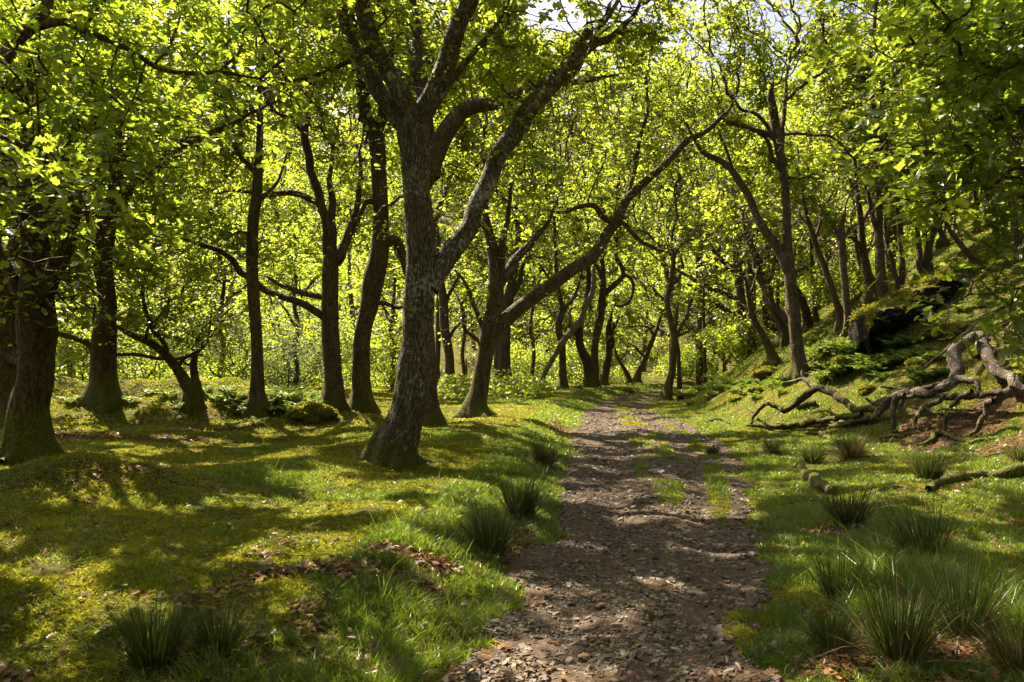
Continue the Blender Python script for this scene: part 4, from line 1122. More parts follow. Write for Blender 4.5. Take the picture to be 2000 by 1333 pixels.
# ---------------------------------------------------------------- rock
def rock_material(name, dark, light, lichen, moss):
    m, nt, nn, ll = mat(name)
    tc = N(nt, 'ShaderNodeTexCoord'); geo = N(nt, 'ShaderNodeNewGeometry'); P = tc.outputs['Object']
    n1 = noise(nt, P, 2.5, 7, .65); n2 = noise(nt, mapped(nt, P, (1, 1, 3.5)), 6, 7, .7); n3 = noise(nt, P, 11, 5, .7)
    c = ramp(nt, n2, [(.3, dark), (.72, light)])
    c = mixc(nt, ramp(nt, n3, [(.60, (0, 0, 0)), (.68, (.8, .8, .8))]), c, lichen)
    sx = N(nt, 'ShaderNodeSeparateXYZ'); ll.new(geo.outputs['Normal'], sx.inputs[0])
    mf = math_(nt, 'ADD', math_(nt, 'MULTIPLY', sx.outputs[2], .9), math_(nt, 'MULTIPLY', math_(nt, 'SUBTRACT', n1, .5), 1.6))
    mf = ramp(nt, math_(nt, 'ADD', mf, moss - .5), [(.40, (0, 0, 0)), (.58, (1, 1, 1))])
    mc = ramp(nt, noise(nt, P, 25, 5, .7), [(.3, (.045, .052, .007)), (.7, (.15, .135, .016))])
    c = mixc(nt, mf, c, mc)
    b = N(nt, 'ShaderNodeBsdfPrincipled', Roughness=.95); b.inputs['Specular IOR Level'].default_value = .12; ll.new(c, b.inputs['Base Color'])
    bp = N(nt, 'ShaderNodeBump', Strength=.9, Distance=.05); ll.new(math_(nt, 'ADD', n2, math_(nt, 'MULTIPLY', n3, .5)), bp.inputs['Height']); ll.new(bp.outputs[0], b.inputs['Normal'])
    o = N(nt, 'ShaderNodeOutputMaterial'); ll.new(b.outputs[0], o.inputs[0])
    return m
M['rock'] = rock_material('dark_slate_rock', (.006, .005, .004), (.020, .017, .013), (.034, .033, .025), .50)
M['boulder'] = rock_material('mossy_rock', (.03, .027, .02), (.11, .095, .07), (.20, .19, .15), 1.25)
M['stone'] = rock_material('path_stone', (.13, .105, .085), (.36, .31, .26), (.40, .36, .30), -.6)

# the overhanging outcrop on the hillside
top = np.array([(1698, 640), (1702, 618), (1730, 603), (1765, 590), (1795, 574), (1815, 560), (1838, 548), (1850, 533), (1872, 536), (1892, 548), (1915, 572)], float)
bot = np.array([(1700, 655), (1708, 672), (1735, 674), (1765, 670), (1795, 660), (1815, 651), (1838, 640), (1855, 630), (1875, 620), (1897, 612), (1918, 600)], float)
k = np.linspace(0, 1, len(top)); kk = np.linspace(0, 1, 90)
tt = np.stack([np.interp(kk, k, top[:, c]) for c in (0, 1)], 1); bb = np.stack([np.interp(kk, k, bot[:, c]) for c in (0, 1)], 1)
d0 = gpx(1760, 674)[1]
dd = d0 + kk * 0.9
pt_, pb_ = at(tt[:, 0], tt[:, 1], dd), at(bb[:, 0], bb[:, 1], dd)
sec = []
for s in range(90):
    a, b_ = pt_[s], pb_[s]
    end = min(1, 5 * min(kk[s] + .02, 1 - kk[s] + .02))
    th = 1.5 * end
    H = a[2] - b_[2]
    prof = [(0.28, -0.35), (0.30, -.05), (0.42, .08), (0.30, .22), (0.10, .40), (0.02, .62), (0.0, .82), (.04, .94), (.22, 1.0), (.6, 1.03), (1.0, 1.06), (1.25, .9), (1.3, .3), (1.2, -.4)]
    pr = np.array(prof)
    f = np.linspace(0, len(pr) - 1, 52)
    yy, zz = np.interp(f, np.arange(len(pr)), pr[:, 0]), np.interp(f, np.arange(len(pr)), pr[:, 1])
    sec.append(np.stack([np.full(52, (a[0] + b_[0]) / 2), a[1] + yy * th, b_[2] + zz * H], 1))
S = np.array(sec)
n_ = fbm(S[..., 0] * 1.6, S[..., 1] * 1.6, S[..., 2] * 2.6, 81, 4) - .5
blk = np.floor(vnoise(S[..., 0] * 2.2, S[..., 1] * 2, S[..., 2] * 3.6, 82) * 5) / 5 - .5
S[..., 1] += -(n_ * .7 + blk * .42) * 0.9
S[..., 2] += n_ * .22 + blk * .06
S[..., 0] += (vnoise(S[..., 0] * 3, S[..., 1] * 3, S[..., 2] * 3, 83) - .5) * .16
i, j = np.meshgrid(np.arange(89), np.arange(51), indexing='ij')
q = np.stack([i * 52 + j, (i + 1) * 52 + j, (i + 1) * 52 + j + 1, i * 52 + j + 1], -1).reshape(-1, 4)
caps = [list(range(51, -1, -1)), list(range(89 * 52, 90 * 52))]
loops = np.concatenate([q.ravel(), caps[0], caps[1]]); counts = np.concatenate([np.full(len(q), 4), [52, 52]])
org = np.array([S[..., 0].mean(), S[..., 1].mean(), S[..., 2].min()])
ro = tag(mesh_obj('rock_outcrop', S, loops, counts, M['rock'], origin=org, smooth=False), 'long dark overhanging rock with a moss-capped top jutting from the right hillside', 'rock')

PARENT_LOC[ro.name] = org
du, dv = np.gradient(S, axis=0), np.gradient(S, axis=1)
nS = np.cross(du, dv); nS /= np.linalg.norm(nS, axis=2)[..., None] + 1e-9
if nS[45, 36, 2] < 0: nS = -nS
cand = np.argwhere((nS[..., 2] > .25) & (S[..., 2] > S[..., 2].min() + .3) & (np.arange(52)[None] > 30) & (np.arange(52)[None] < 46))
rng = np.random.default_rng(8)
ci = cand[rng.integers(0, len(cand), 9000)]
rt = S[ci[:, 0], ci[:, 1]] + rng.normal(0, .04, (9000, 3)); nn_ = nS[ci[:, 0], ci[:, 1]]
ok_ = fbm(rt[:, 0] * 2.2, rt[:, 1] * 2.2, rt[:, 2] * 2.2, 7, 2) > .44
rt, nn_ = rt[ok_], nn_[ok_]
gm = Geo(); strips(gm, rt - nn_ * .02, nn_ + rng.normal(0, .6, rt.shape), rng.uniform(.05, .12, len(rt)), np.full(len(rt), .028), rng.uniform(0, .4, len(rt)), np.clip(rng.normal(.45, .25, len(rt)), 0, 1), 0, 2)
gm.build('moss', M['moss'], ro, org)

def ico(sub):
    t = (1 + 5 ** .5) / 2
    v = [(-1, t, 0), (1, t, 0), (-1, -t, 0), (1, -t, 0), (0, -1, t), (0, 1, t), (0, -1, -t), (0, 1, -t), (t, 0, -1), (t, 0, 1), (-t, 0, -1), (-t, 0, 1)]
    f = [(0, 11, 5), (0, 5, 1), (0, 1, 7), (0, 7, 10), (0, 10, 11), (1, 5, 9), (5, 11, 4), (11, 10, 2), (10, 7, 6), (7, 1, 8), (3, 9, 4), (3, 4, 2), (3, 2, 6), (3, 6, 8), (3, 8, 9), (4, 9, 5), (2, 4, 11), (6, 2, 10), (8, 6, 7), (9, 8, 1)]
    v = [np.array(p) / np.linalg.norm(p) for p in v]
    for _ in range(sub):
        mid, nf = {}, []
        def m_(a, b):
            key = (min(a, b), max(a, b))
            if key not in mid:
                p = v[a] + v[b]; v.append(p / np.linalg.norm(p)); mid[key] = len(v) - 1
            return mid[key]
        for a, b, c in f:
            x, y, z = m_(a, b), m_(b, c), m_(c, a)
            nf += [(a, x, z), (b, y, x), (c, z, y), (x, y, z)]
        f = nf
    return np.array(v), np.array(f)
ICO = ico(4); ICO2 = ico(3)
def boulder(u, v, rpx, label, name='mossy_boulder', flat=.5, m_='boulder', seed=0, group=None, cat='boulder', blocky=.12, sink=.42, strands=True):
    p = gpx(u, v); r = rpx / FPX * p[1]
    V, F = ICO
    rng = np.random.default_rng(seed + int(u * 7 + v))
    s = np.array([rng.uniform(.9, 1.3), rng.uniform(.75, 1.05), flat]) * r
    off = rng.uniform(0, 50, 3)
    n = fbm(V[:, 0] * 1.3 + off[0], V[:, 1] * 1.3 + off[1], V[:, 2] * 1.3 + off[2], 3, 4) - .5
    blk = np.floor(vnoise(V[:, 0] * 1.7 + off[0], V[:, 1] * 1.7, V[:, 2] * 1.7, 5) * 4) / 4 - .4
    W = V * (1 + 1.1 * n + blocky * blk)[:, None] * s
    ang = rng.uniform(0, 6.28); c_, s_ = cos(ang), sin(ang)
    W = np.stack([W[:, 0] * c_ - W[:, 1] * s_, W[:, 0] * s_ + W[:, 1] * c_, W[:, 2]], 1)
    W = W + p + [0, 0, flat * r * (1 - 2 * sink) * .8]
    if strands and m_ == 'boulder':
        fn = np.cross(W[F[:, 1]] - W[F[:, 0]], W[F[:, 2]] - W[F[:, 0]]); fn /= np.linalg.norm(fn, axis=1)[:, None] + 1e-9
        up_ = np.where(fn[:, 2] > .1)[0]
        k_ = rng.choice(up_, 2600); bw = rng.dirichlet((1, 1, 1), 2600)
        rt = (W[F[k_]] * bw[..., None]).sum(1)
        ok_ = fbm(rt[:, 0] * 5, rt[:, 1] * 5, rt[:, 2] * 5, 7, 2) > .42
        rt, nn_ = rt[ok_], fn[k_][ok_]
        gm = Geo(); strips(gm, rt, nn_ + rng.normal(0, .6, rt.shape), rng.uniform(.02, .055, len(rt)) * (.6 + p[1] / 30), np.full(len(rt), .004 + .0011 * p[1]), rng.uniform(0, .4, len(rt)), np.clip(rng.normal(.5, .25, len(rt)), 0, 1), 0, 2)
        o = mesh_obj(name, W, F.ravel(), np.full(len(F), 3), M[m_], origin=p, smooth=True); PARENT_LOC[o.name] = p
        gm.build('moss', M['moss'], o, p)
        return tag(o, label, cat, group)
    o = mesh_obj(name, W, F.ravel(), np.full(len(F), 3), M[m_], origin=p, smooth=True)
    return tag(o, label, cat, group)
for k, (u, v, r, lab) in enumerate([
        (612, 815, 42, 'low rounded boulder furred with golden moss below the twin-stemmed oak'), (1482, 768, 20, 'small moss-topped boulder on the turf left of the tall forked oak'),
        (1440, 782, 15, 'little mossy boulder at the edge of the turf near the track bend'), (1982, 748, 34, 'yellow mossy boulder at the right edge beside the fallen tree'),
        (1992, 655, 22, 'moss-covered rock at the right edge above the fallen tree roots'), (1693, 765, 20, 'golden mossy hummock stone left of the fallen tree on the sunny turf'),
        (1850, 655, 40, 'broad grey rock slab half buried below the overhanging outcrop'), (1500, 735, 30, 'dark mossy rock at the foot of the leaning bank trunk'),
        (1790, 712, 18, 'orange-tinged mossy stone among the ferns below the outcrop'), (1655, 715, 24, 'dark shaded rock under the fern slope left of the outcrop'),
        (1735, 712, 20, 'round mossy stone just above the sunny turf among ferns'), (1345, 778, 16, 'mossy boulder beside the forked oak at the track bend'),
        (1322, 774, 14, 'dark stone against the foot of the forked oak at the bend'), (1224, 768, 10, 'pale stone lying on the left verge at the track bend'), (590, 905, 9, 'tiny pale stone on the moss left of the grey forked oak'), (1920, 690, 26, 'dark rock wedged beneath the fallen tree trunks')]):
    if r < 10:
        continue
    boulder(u, v, r, lab, seed=k)
for k, (u, v, r, lab) in enumerate([
        (1521, 1268, 20, 'largest pale stone at the right edge of the track near the camera'), (1546, 1262, 9, 'small pale stone touching the largest edge stone on its right'), (1383, 908, 13, 'flat grey stone beside the narrow foot strip of the track'),
        (1284, 926, 15, 'flat grey stone set in the grass patch in the middle of the track'), (1310, 1108, 12, 'pale angular stone in the middle of the track with leaf shade around it'), (1257, 1096, 9, 'pale pointed stone just left of mid-track'),
        (1326, 1222, 11, 'dark squarish stone in the shaded part of the track'), (1140, 1130, 9, 'small stone on the left side of the track below the rush tuft'), (1450, 1187, 11, 'flat slab at the right border of the track'), (1432, 1172, 8, 'thin slate beside the flat border slab'),
        (1352, 1263, 9, 'lone pale pebble in the darkest stretch of the track'), (1228, 1218, 9, 'brownish stone on the left half of the shaded track'), (1197, 1308, 9, 'stone near the bottom edge on the left of the track'), (1440, 1312, 10, 'stone near the bottom edge on the right of the track')]):
    boulder(u, v, r, lab, 'stone', .42, 'stone', 50 + k, 'larger stones lying on the track', 'stone', .6, .2)

# ---------------------------------------------------------------- the fallen tree and dead branches
CON = np.array([(1440, 840), (1566, 843), (1680, 838), (1750, 850), (1800, 845), (1900, 857), (2000, 862), (2080, 870)], float)
_cd = np.array([gpx(u, v)[1] for u, v in CON])
def lay(s, alpha=None, step=None):
    """a dead limb: flat on the ground (alpha None) or held up by the fallen tree"""
    P = parse(s)
    out = []
    for u, v, w in P:
        if alpha is None:
            g = gpx(u, min(v + w * .42, 1320)); d = g[1]
        else:
            dc = np.interp(u, CON[:, 0], _cd)
            g = gpx(u, v); d = dc * (1 - alpha) + min(g[1], dc + 5) * alpha
        q = at(u, v, d)
        r = w / 2 / FPX * d
        q[2] = max(q[2], float(terrain(q[0], q[1])) + r * (.45 if alpha is None else .8) + (0 if alpha is None else .03))
        out.append((*q, r * .98))
    ln = spline(np.array(out), step or max(.03, np.mean(out, 0)[3] * .5))
    sc = 1 / max(.12, ln[:, 3].mean() * 3)
    for c in range(3):
        ln[:, c] += (vnoise(ln[:, 0] * sc + c * 9, ln[:, 1] * sc, ln[:, 2] * sc, 60 + c) - .5) * ln[:, 3].mean() * 1.5
    return ln
FT = empty('fallen_tree', gpx(1740, 846)); PARENT_LOC[FT.name] = np.array(FT.location)
tag(FT, 'big fallen grey tree sprawled down the right slope on its crooked limbs', 'fallen tree')
ftl = [('1990,622,16 1960,628,20 1932,642,26 1919,673,25 1928,700,25 1941,718,25 1961,732,24 1978,742,23 1980,764,22 1958,778,18 1938,786,14', .55, 'trunk', 'deadwood'),
       ('1906,655,18 1882,672,24 1867,692,29 1870,728,27 1860,752,24 1832,764,19 1790,767,18 1762,771,17 1737,784,16 1706,809,16 1678,826,14 1622,833,12 1566,838,10 1510,838,9 1457,837,6', .35, 'trunk', 'deadwood'),
       ('1945,784,14 1927,790,13 1923,812,12 1913,837,11 1896,852,8 1888,856,5', .15, 'limb', 'deadwood'), ('1976,752,18 1997,757,15 2040,772,13 2080,800,10', .3, 'limb', 'deadwood'),
       ('1868,742,18 1880,743,17 1902,746,14 1910,762,10 1908,770,6', .35, 'limb', 'deadwood'), ('1856,745,11 1826,751,10 1801,759,9 1788,764,7', .4, 'limb', 'deadwood_dark'), ('1790,763,7 1768,761,7 1745,758,6 1720,756,4', .4, 'limb', 'deadwood_dark'),
       ('1768,770,15 1752,776,14 1745,795,13 1748,818,11 1745,837,10 1754,848,6', .1, 'limb', 'deadwood'), ('1787,774,9 1770,778,9 1759,792,8 1758,808,5', .2, 'limb', 'deadwood'),
       ('1842,776,10 1832,784,11 1812,795,13 1795,813,13 1790,826,10 1798,840,6', .15, 'limb', 'deadwood'), ('1812,800,8 1826,806,7 1838,815,5', .1, 'limb', 'deadwood'), ('1899,764,12 1877,773,11 1862,788,10 1854,796,7', .2, 'limb', 'deadwood'),
       ('1785,772,13 1843,776,13 1900,775,13 1952,768,14', .4, 'limb', 'deadwood_dark'), ('1714,800,15 1690,803,15 1672,801,15 1647,784,15 1619,764,15 1591,760,15 1572,773,15 1552,792,14 1532,801,12 1510,793,11 1488,786,8', .3, 'limb', 'deadwood_dark'),
       ('1592,762,10 1583,753,9 1569,740,8 1555,742,6 1541,747,4', .3, 'limb', 'deadwood'), ('1571,742,6 1567,732,5 1565,724,3', .3, 'limb', 'deadwood'), ('1491,790,9 1476,809,8 1464,831,7', .2, 'limb', 'deadwood_dark'), ('1476,808,5 1468,804,4 1461,798,2', .2, 'limb', 'deadwood_dark'),
       ('1684,808,13 1630,819,12 1566,829,10 1510,834,9 1490,826,8 1480,820,7', .15, 'limb', 'deadwood_dark'), ('1716,792,9 1704,786,8 1694,780,5', .3, 'limb', 'deadwood_dark'), ('1846,842,6 1850,815,8 1840,808,9 1826,808,7', .1, 'limb', 'deadwood_dark'), ('1870,690,10 1890,668,9 1915,640,8 1940,615,6 1960,600,4', .6, 'limb', 'deadwood_dark'), ('1800,720,5 1840,690,6 1880,655,7 1925,615,6', .7, 'limb', 'palewood')]
for k, (s, a, nm, mm) in enumerate(ftl):
    g = Geo()
    ln = lay(s, a)
    sweep(g, ln, 26 if ln[:, 3].mean() > .05 else 12, 0, .17, 700 + k, 0, 0, .013 if ln[:, 3].mean() > .05 else .006)
    o = g.build(nm, M[mm], FT, PARENT_LOC[FT.name])
# bleached twigs bristling from the roots
rng = np.random.default_rng(5)
g = Geo()
for k in range(34):
    u0, v0 = rng.uniform(1930, 1990), rng.uniform(630, 690)
    pts = [(u0, v0, 3.2)]
    a = rng.uniform(-2.4, .9); L = rng.uniform(14, 30)
    for q_ in range(4):
        a += rng.normal(0, .55)
        pts.append((pts[-1][0] + L * .45 * cos(a), pts[-1][1] + L * .45 * sin(a), 2.8 - .5 * q_))
    d = np.interp(u0, CON[:, 0], _cd) + 1.2 + np.cumsum(rng.normal(0, .08, 5))
    p3 = at(np.array([p[0] for p in pts]), np.array([p[1] for p in pts]), d)
    sweep(g, spline(np.hstack([p3, np.array([[p[2] / 2 / FPX * 14] for p in pts])]), .05), 5, 0, .05, k)
g.build('twig', M['palewood'], FT, PARENT_LOC[FT.name])

for s, lab, nm, mm in [
        ('1577,848,9 1602,848,11 1622,857,11 1646,866,8', 'pale grey short branch lying on the turf just left of the straw-coloured rush', 'fallen_branch', 'deadwood'),
        ('1708,873,5 1720,858,7 1742,852,8 1765,852,8 1777,846,6', 'arched mossy branch on the turf in front of the fallen tree', 'fallen_branch', 'deadwood_dark'),
        ('1793,872,7 1821,860,11 1832,844,12 1852,854,10 1882,863,7', 'kinked branch like an elbow on the leaf litter in front of the fallen tree', 'fallen_branch', 'deadwood'),
        ('1894,867,9 1922,860,9 1952,857,7', 'straight dark branch on the leaf litter right of the elbow-shaped one', 'fallen_branch', 'deadwood_dark'),
        ('1556,908,15 1574,924,20 1597,941,24 1626,962,22', 'rotten broken log end jutting from the grass beside the big dark rush', 'log', 'deadwood'),
        ('1684,970,6 1720,958,11 1762,951,12 1803,962,7', 'curved bleached branch arching out of the grass behind the tall rushes', 'fallen_branch', 'deadwood'),
        ('1812,957,14 1860,936,22 1916,928,22 1958,930,24 2000,918,28 2060,900,30', 'long mossy rotting log entering from the right edge of the picture', 'log', 'bark_moss'),
        ('1914,894,4 1958,885,8 2000,880,9 2050,874,9', 'thin dark branch at the right edge between the mossy log and the fallen tree', 'fallen_branch', 'deadwood_dark'),
        ('1378,826,4 1394,820,6 1415,821,7 1436,832,5', 'small forked dead branch at the track edge left of the fallen tree tip', 'fallen_branch', 'deadwood_dark'),
        ('1558,797,12 1575,791,15 1594,788,15', 'short dark log behind the arched limb of the fallen tree', 'log', 'deadwood_dark'),
        ('996,756,6 1040,764,7 1070,762,7 1092,756,5', 'sunlit reddish dead branch on the grass at the foot of the slender verge oak', 'fallen_branch', 'palewood'),
        ('0,905,14 30,897,12 50,892,8', 'dark dead branch at the foot of the massive mossy oak on the left edge', 'fallen_branch', 'deadwood_dark')]:
    ln = lay(s)
    g = Geo(); sweep(g, ln, 14, 0, .2, int(ln[0, 0] * 10) % 90, 0, 0, .008)
    tag(g.build(nm, M[mm], None, ln[len(ln) // 2, :3]), lab, 'branch' if nm != 'log' else 'log')
# the pale dead limb leaning at the verge
g = Geo()
d_ = 36.4
for s in ('1050,766,7 1058,745,8 1066,726,9 1087,689,11 1102,664,13 1132,629,13 1144,595,12 1157,572,11 1160,542,9 1159,520,6', '1120,640,8 1112,622,6 1115,605,5 1125,600,4', '1128,632,5 1140,640,4 1152,628,3'):
    P = parse(s)
    sweep(g, spline(np.hstack([at(P[:, 0], P[:, 1], d_), (P[:, 2:3] / 2 / FPX * d_)]), .12), 10, 0, .12, 3)
tag(g.build('dead_limb', M['palewood'], None, at(1050, 766, d_)), 'pale twisted dead limb leaning up against the slender verge oak', 'dead limb')

# ---------------------------------------------------------------- rushes, ferns, shrubs
def rush(u, v, h, w, label, straw=.12, nb=None, lean=(0, 0), seed=0):
    p = gpx(u, v); H = h / FPX * p[1]; W = w / FPX * p[1]
    rng = np.random.default_rng(int(u * 3 + v) + seed)
    n = nb or int(np.clip(900 * W * 2.2 + 130, 150, 620))
    root_ = empty('rush_tussock', p); PARENT_LOC[root_.name] = p
    for nm, cnt, mm in (('green_stem', int(n * (1 - straw)), 'rush'), ('dry_stem', max(8, int(n * straw * 1.3)), 'straw')):
        g = Geo()
        a = rng.uniform(0, 2 * pi, cnt); rr = W * .20 * np.sqrt(rng.random(cnt))
        base = p + np.stack([rr * np.cos(a), rr * np.sin(a), np.full(cnt, -.02)], 1)
        base[:, 2] = terrain(base[:, 0], base[:, 1]) - .02
        dry = nm == 'dry_stem'
        til = np.abs(rng.normal(0, .22 if not dry else .5, cnt)) + rr / (W * .2) * .17
        d = np.stack([np.cos(a) * np.sin(til) + lean[0] * rng.random(cnt), np.sin(a) * np.sin(til) + lean[1] * rng.random(cnt), np.cos(til)], 1)
        L = H * rng.uniform(.35, 1.12, cnt) * (1 if not dry else .85)
        strips(g, base, d, L, np.full(cnt, max(.0046, .00078 * p[1])) * rng.uniform(.7, 1.2, cnt), np.where(rng.random(cnt) < .14, rng.uniform(.2, .5, cnt), rng.uniform(.0, .10, cnt)) * (2.0 if dry else 1), np.clip(rng.normal(.45, .25, cnt), 0, 1), 0)
        g.build(nm, M[mm], root_, p)
    tag(root_, label, 'rush', 'rush tussocks beside the track')
for a in [(958, 1082, 118, 120, 'darkest rush tussock at the left edge of the track with fallen leaves at its foot'), (1015, 1015, 112, 95, 'second rush tussock up the left track edge, lit from behind'), (1058, 908, 62, 70, 'small rush tussock leaning over the left track edge, farthest up that side', .15, None, (.35, 0)),
          (300, 1300, 150, 165, 'big black-green rush tussock in deep shade at the bottom left'), (425, 1278, 120, 125, 'rush tussock in shade just right of the big bottom-left one'),
          (1661, 897, 66, 62, 'straw-coloured rush tussock in front of the fallen tree', .6), (1588, 907, 42, 52, 'little green rush tussock left of the straw-coloured one'), (1508, 890, 40, 32, 'tiny dark rush tuft nearest the track on the sunny turf', .3), (1812, 940, 76, 84, 'dark compact rush tussock in front of the long mossy log'),
          (1657, 1030, 105, 105, 'upright rush tussock beside the rotten broken log end'), (1805, 1105, 165, 140, 'tall rush tussock fanning left behind the front ones', .15, None, (-.25, 0)), (1640, 1172, 125, 118, 'shaded rush tussock left of the tall fanning one'),
          (1622, 1268, 92, 105, 'short rush tussock closest to the pale edge stones', .25), (1755, 1292, 215, 170, 'biggest bristling rush tussock in the right foreground', .16, 620), (1880, 1245, 205, 135, 'tall rush tussock right of the biggest bristling one', .14), (1990, 1310, 130, 140, 'drooping straw and green rush at the bottom right corner', .5, None, (-.35, 0)),
          (1992, 905, 46, 50, 'rush tuft at the right edge above the mossy log', .35), (1392, 892, 24, 30, 'thin grassy rush tuft on the turf strip in the track')]:
    rush(*a)

def fern(u, v, h, label, nf=9, seed=0, dry=False, group='ferns on the woodland slopes'):
    p = gpx(u, v); H = h / FPX * p[1]
    rng = np.random.default_rng(int(u * 5 + v) + seed)
    g = Geo()
    np_ = 15 if H > .25 else 10
    for k in range(nf):
        a = 2 * pi * k / nf + rng.normal(0, .3); L = H * rng.uniform(.9, 1.35)
        t = np.linspace(0, 1, np_)
        el = rng.uniform(.75, 1.15)
        rad = L * (t * cos(el) + .28 * t ** 2); hh = L * (t * sin(el) - .36 * t ** 2.2)
        out = np.array([cos(a), sin(a), 0]); sd = np.array([-sin(a), cos(a), 0])
        mid = p + out * rad[:, None] + np.array([0, 0, 1]) * hh[:, None]
        ln = np.hstack([mid, np.full((np_, 1), .0016 + .0002 * p[1])])
        wv = L * .27 * np.sin(np.clip(t * 1.05, 0, 1) * pi) ** .8 * (1 - .35 * t) + .005
        pts, ax, nr, sz = [], [], [], []
        for s in (-1, 1):
            pts.append(mid[1:]); ax.append(np.tile(sd * s + out * .35 + [0, 0, -.12], (np_ - 1, 1))); nr.append(np.tile([0, 0, 1.0], (np_ - 1, 1)) + rng.normal(0, .15, (np_ - 1, 3))); sz.append(wv[1:])
        add_leaves(g, np.vstack(pts), np.vstack(ax), np.vstack(nr), np.concatenate(sz), 'rhomb', 0, np.full(2 * (np_ - 1), rng.random()))
        sweep(g, ln, 3, 0, 0, 0)
    tag(g.build('fern' if not dry else 'dead_bracken', M['fern' if not dry else 'litter'], None, p), label, 'fern' if not dry else 'bracken', group)
FERN = [(560, 782, 30), (600, 792, 30), (535, 790, 24), (475, 812, 30), (452, 838, 24), (640, 800, 22), (575, 770, 24), (620, 775, 22), (545, 765, 20), (590, 760, 18), (520, 812, 30), (500, 830, 22),
        (1665, 712, 30), (1702, 722, 30), (1642, 738, 26), (1602, 722, 22), (1762, 702, 28), (1722, 742, 26), (1585, 700, 18), (1780, 730, 24), (1690, 690, 24), (1810, 690, 24), (1745, 685, 22), (1840, 700, 22),
        (1455, 752, 20), (1402, 768, 22), (1385, 780, 20), (1345, 792, 18), (1480, 738, 18), (1420, 750, 18), (1365, 765, 18), (1510, 755, 18), (1625, 690, 20), (1650, 670, 18),
        (950, 772, 22), (905, 790, 24), (1015, 790, 22), (985, 775, 20), (930, 760, 18), (1050, 780, 16),
        (200, 800, 24), (330, 778, 26), (255, 790, 24), (290, 772, 22), (400, 770, 24), (425, 785, 24), (140, 790, 24), (350, 800, 20), (1880, 610, 24), (1920, 600, 22), (1990, 1180, 40)] + [(1590 + k * 53 % 250 + k % 3, 672 + k * 31 % 80, 24 + k % 4 * 4) for k in range(36)] + [(1360 + k * 41 % 170, 742 + k * 17 % 40, 17 + k % 3 * 4) for k in range(14)] + [(440 + k * 29 % 200, 772 + k * 13 % 36, 22 + k % 3 * 5) for k in range(16)]
where = ['at the foot of the slim straight oak', 'among the bracken left of the twin-stemmed oak']
for k, (u, v, h) in enumerate(FERN):
    if u < 450: lab = 'green fern growing on the shaded hedge bank under the broad oak'
    elif u < 700: lab = 'bright green fern between the slim straight oak and the twin-stemmed oak'
    elif u < 1100: lab = 'sunlit fern on the left side among the trunks beyond the grey forked oak'
    elif u < 1530: lab = 'fern on the sunny slope between the track bend and the tall forked oak'
    elif u < 1860: lab = 'fern on the slope between the overhanging outcrop and the fallen tree'
    else: lab = 'fern among the stones at the right edge of the slope'
    if (u, v) == (1990, 1180): lab = 'single fern in the grass at the lower right edge'
    grp = 'ferns: ' + lab
    fern(u, v, h * 1.15, lab, 9 if h > 21 else 7, k, group=grp)
for k, (u, v, h) in enumerate([(585, 752, 16), (610, 750, 16), (632, 752, 14), (600, 746, 12), (570, 748, 13)]):
    fern(u, v, h, 'rust-brown dead bracken clump in the sun beyond the ferns', 9, k, True, 'dead bracken beyond the ferns')

# ---------------------------------------------------------------- shrubs and the far wood
def shrub(u, v, d, w, h, label, leaf='leaf', n=5000, size=.09, seed=0):
    p = at(u, v, d); p[2] = terrain(p[0], p[1])
    rng = np.random.default_rng(900 + seed)
    A = rng.normal(0, 1, (520, 3)); A /= np.linalg.norm(A, axis=1)[:, None]; A *= (rng.random(520) ** .45)[:, None]
    A = p + [0, 0, h * .55] + A * [w / 2, w / 2, h * .5]
    A = A[(A[:, 2] > terrain(A[:, 0], A[:, 1]) + .15)]
    A = A[fbm(A[:, 0], A[:, 1], A[:, 2] * 1.5, 90 + seed, 2) > .43]
    seeds = [p + [rng.normal(0, .15), rng.normal(0, .15), z] for z in (0, .15, .3)]
    P, par = colonise(seeds, A, .24, .3, rng, 60, .4)
    rad, tips = pipe_radii(par, 3, .006, 2.3)
    idx = np.arange(3, len(P))
    g = Geo()
    twig_tubes(g, P[par[idx]], P[idx], np.minimum(rad[idx] * 1.3, .08), np.minimum(rad[idx], .07), 4, 1)
    k = rng.choice(idx, n)
    ax = P[k] - P[par[k]]; ax /= np.linalg.norm(ax, axis=1)[:, None]
    pos = P[k] + rng.normal(0, .13, (n, 3))
    ok = pos[:, 2] > terrain(pos[:, 0], pos[:, 1]) + .05
    pos, ax = pos[ok], ax[ok]; n = len(pos)
    add_leaves(g, pos, ax + rng.normal(0, .7, (n, 3)), rng.normal(0, .5, (n, 3)) + [0, 0, .8], size * rng.uniform(.6, 1.3, n), 'rhomb', 0, np.clip(rng.normal(.5, .22, n), 0, 1))
    r = empty('shrub', p); PARENT_LOC[r.name] = p
    tag(r, label, 'shrub')
    g.build('foliage', [M[leaf], M['bark_far']], r, p)
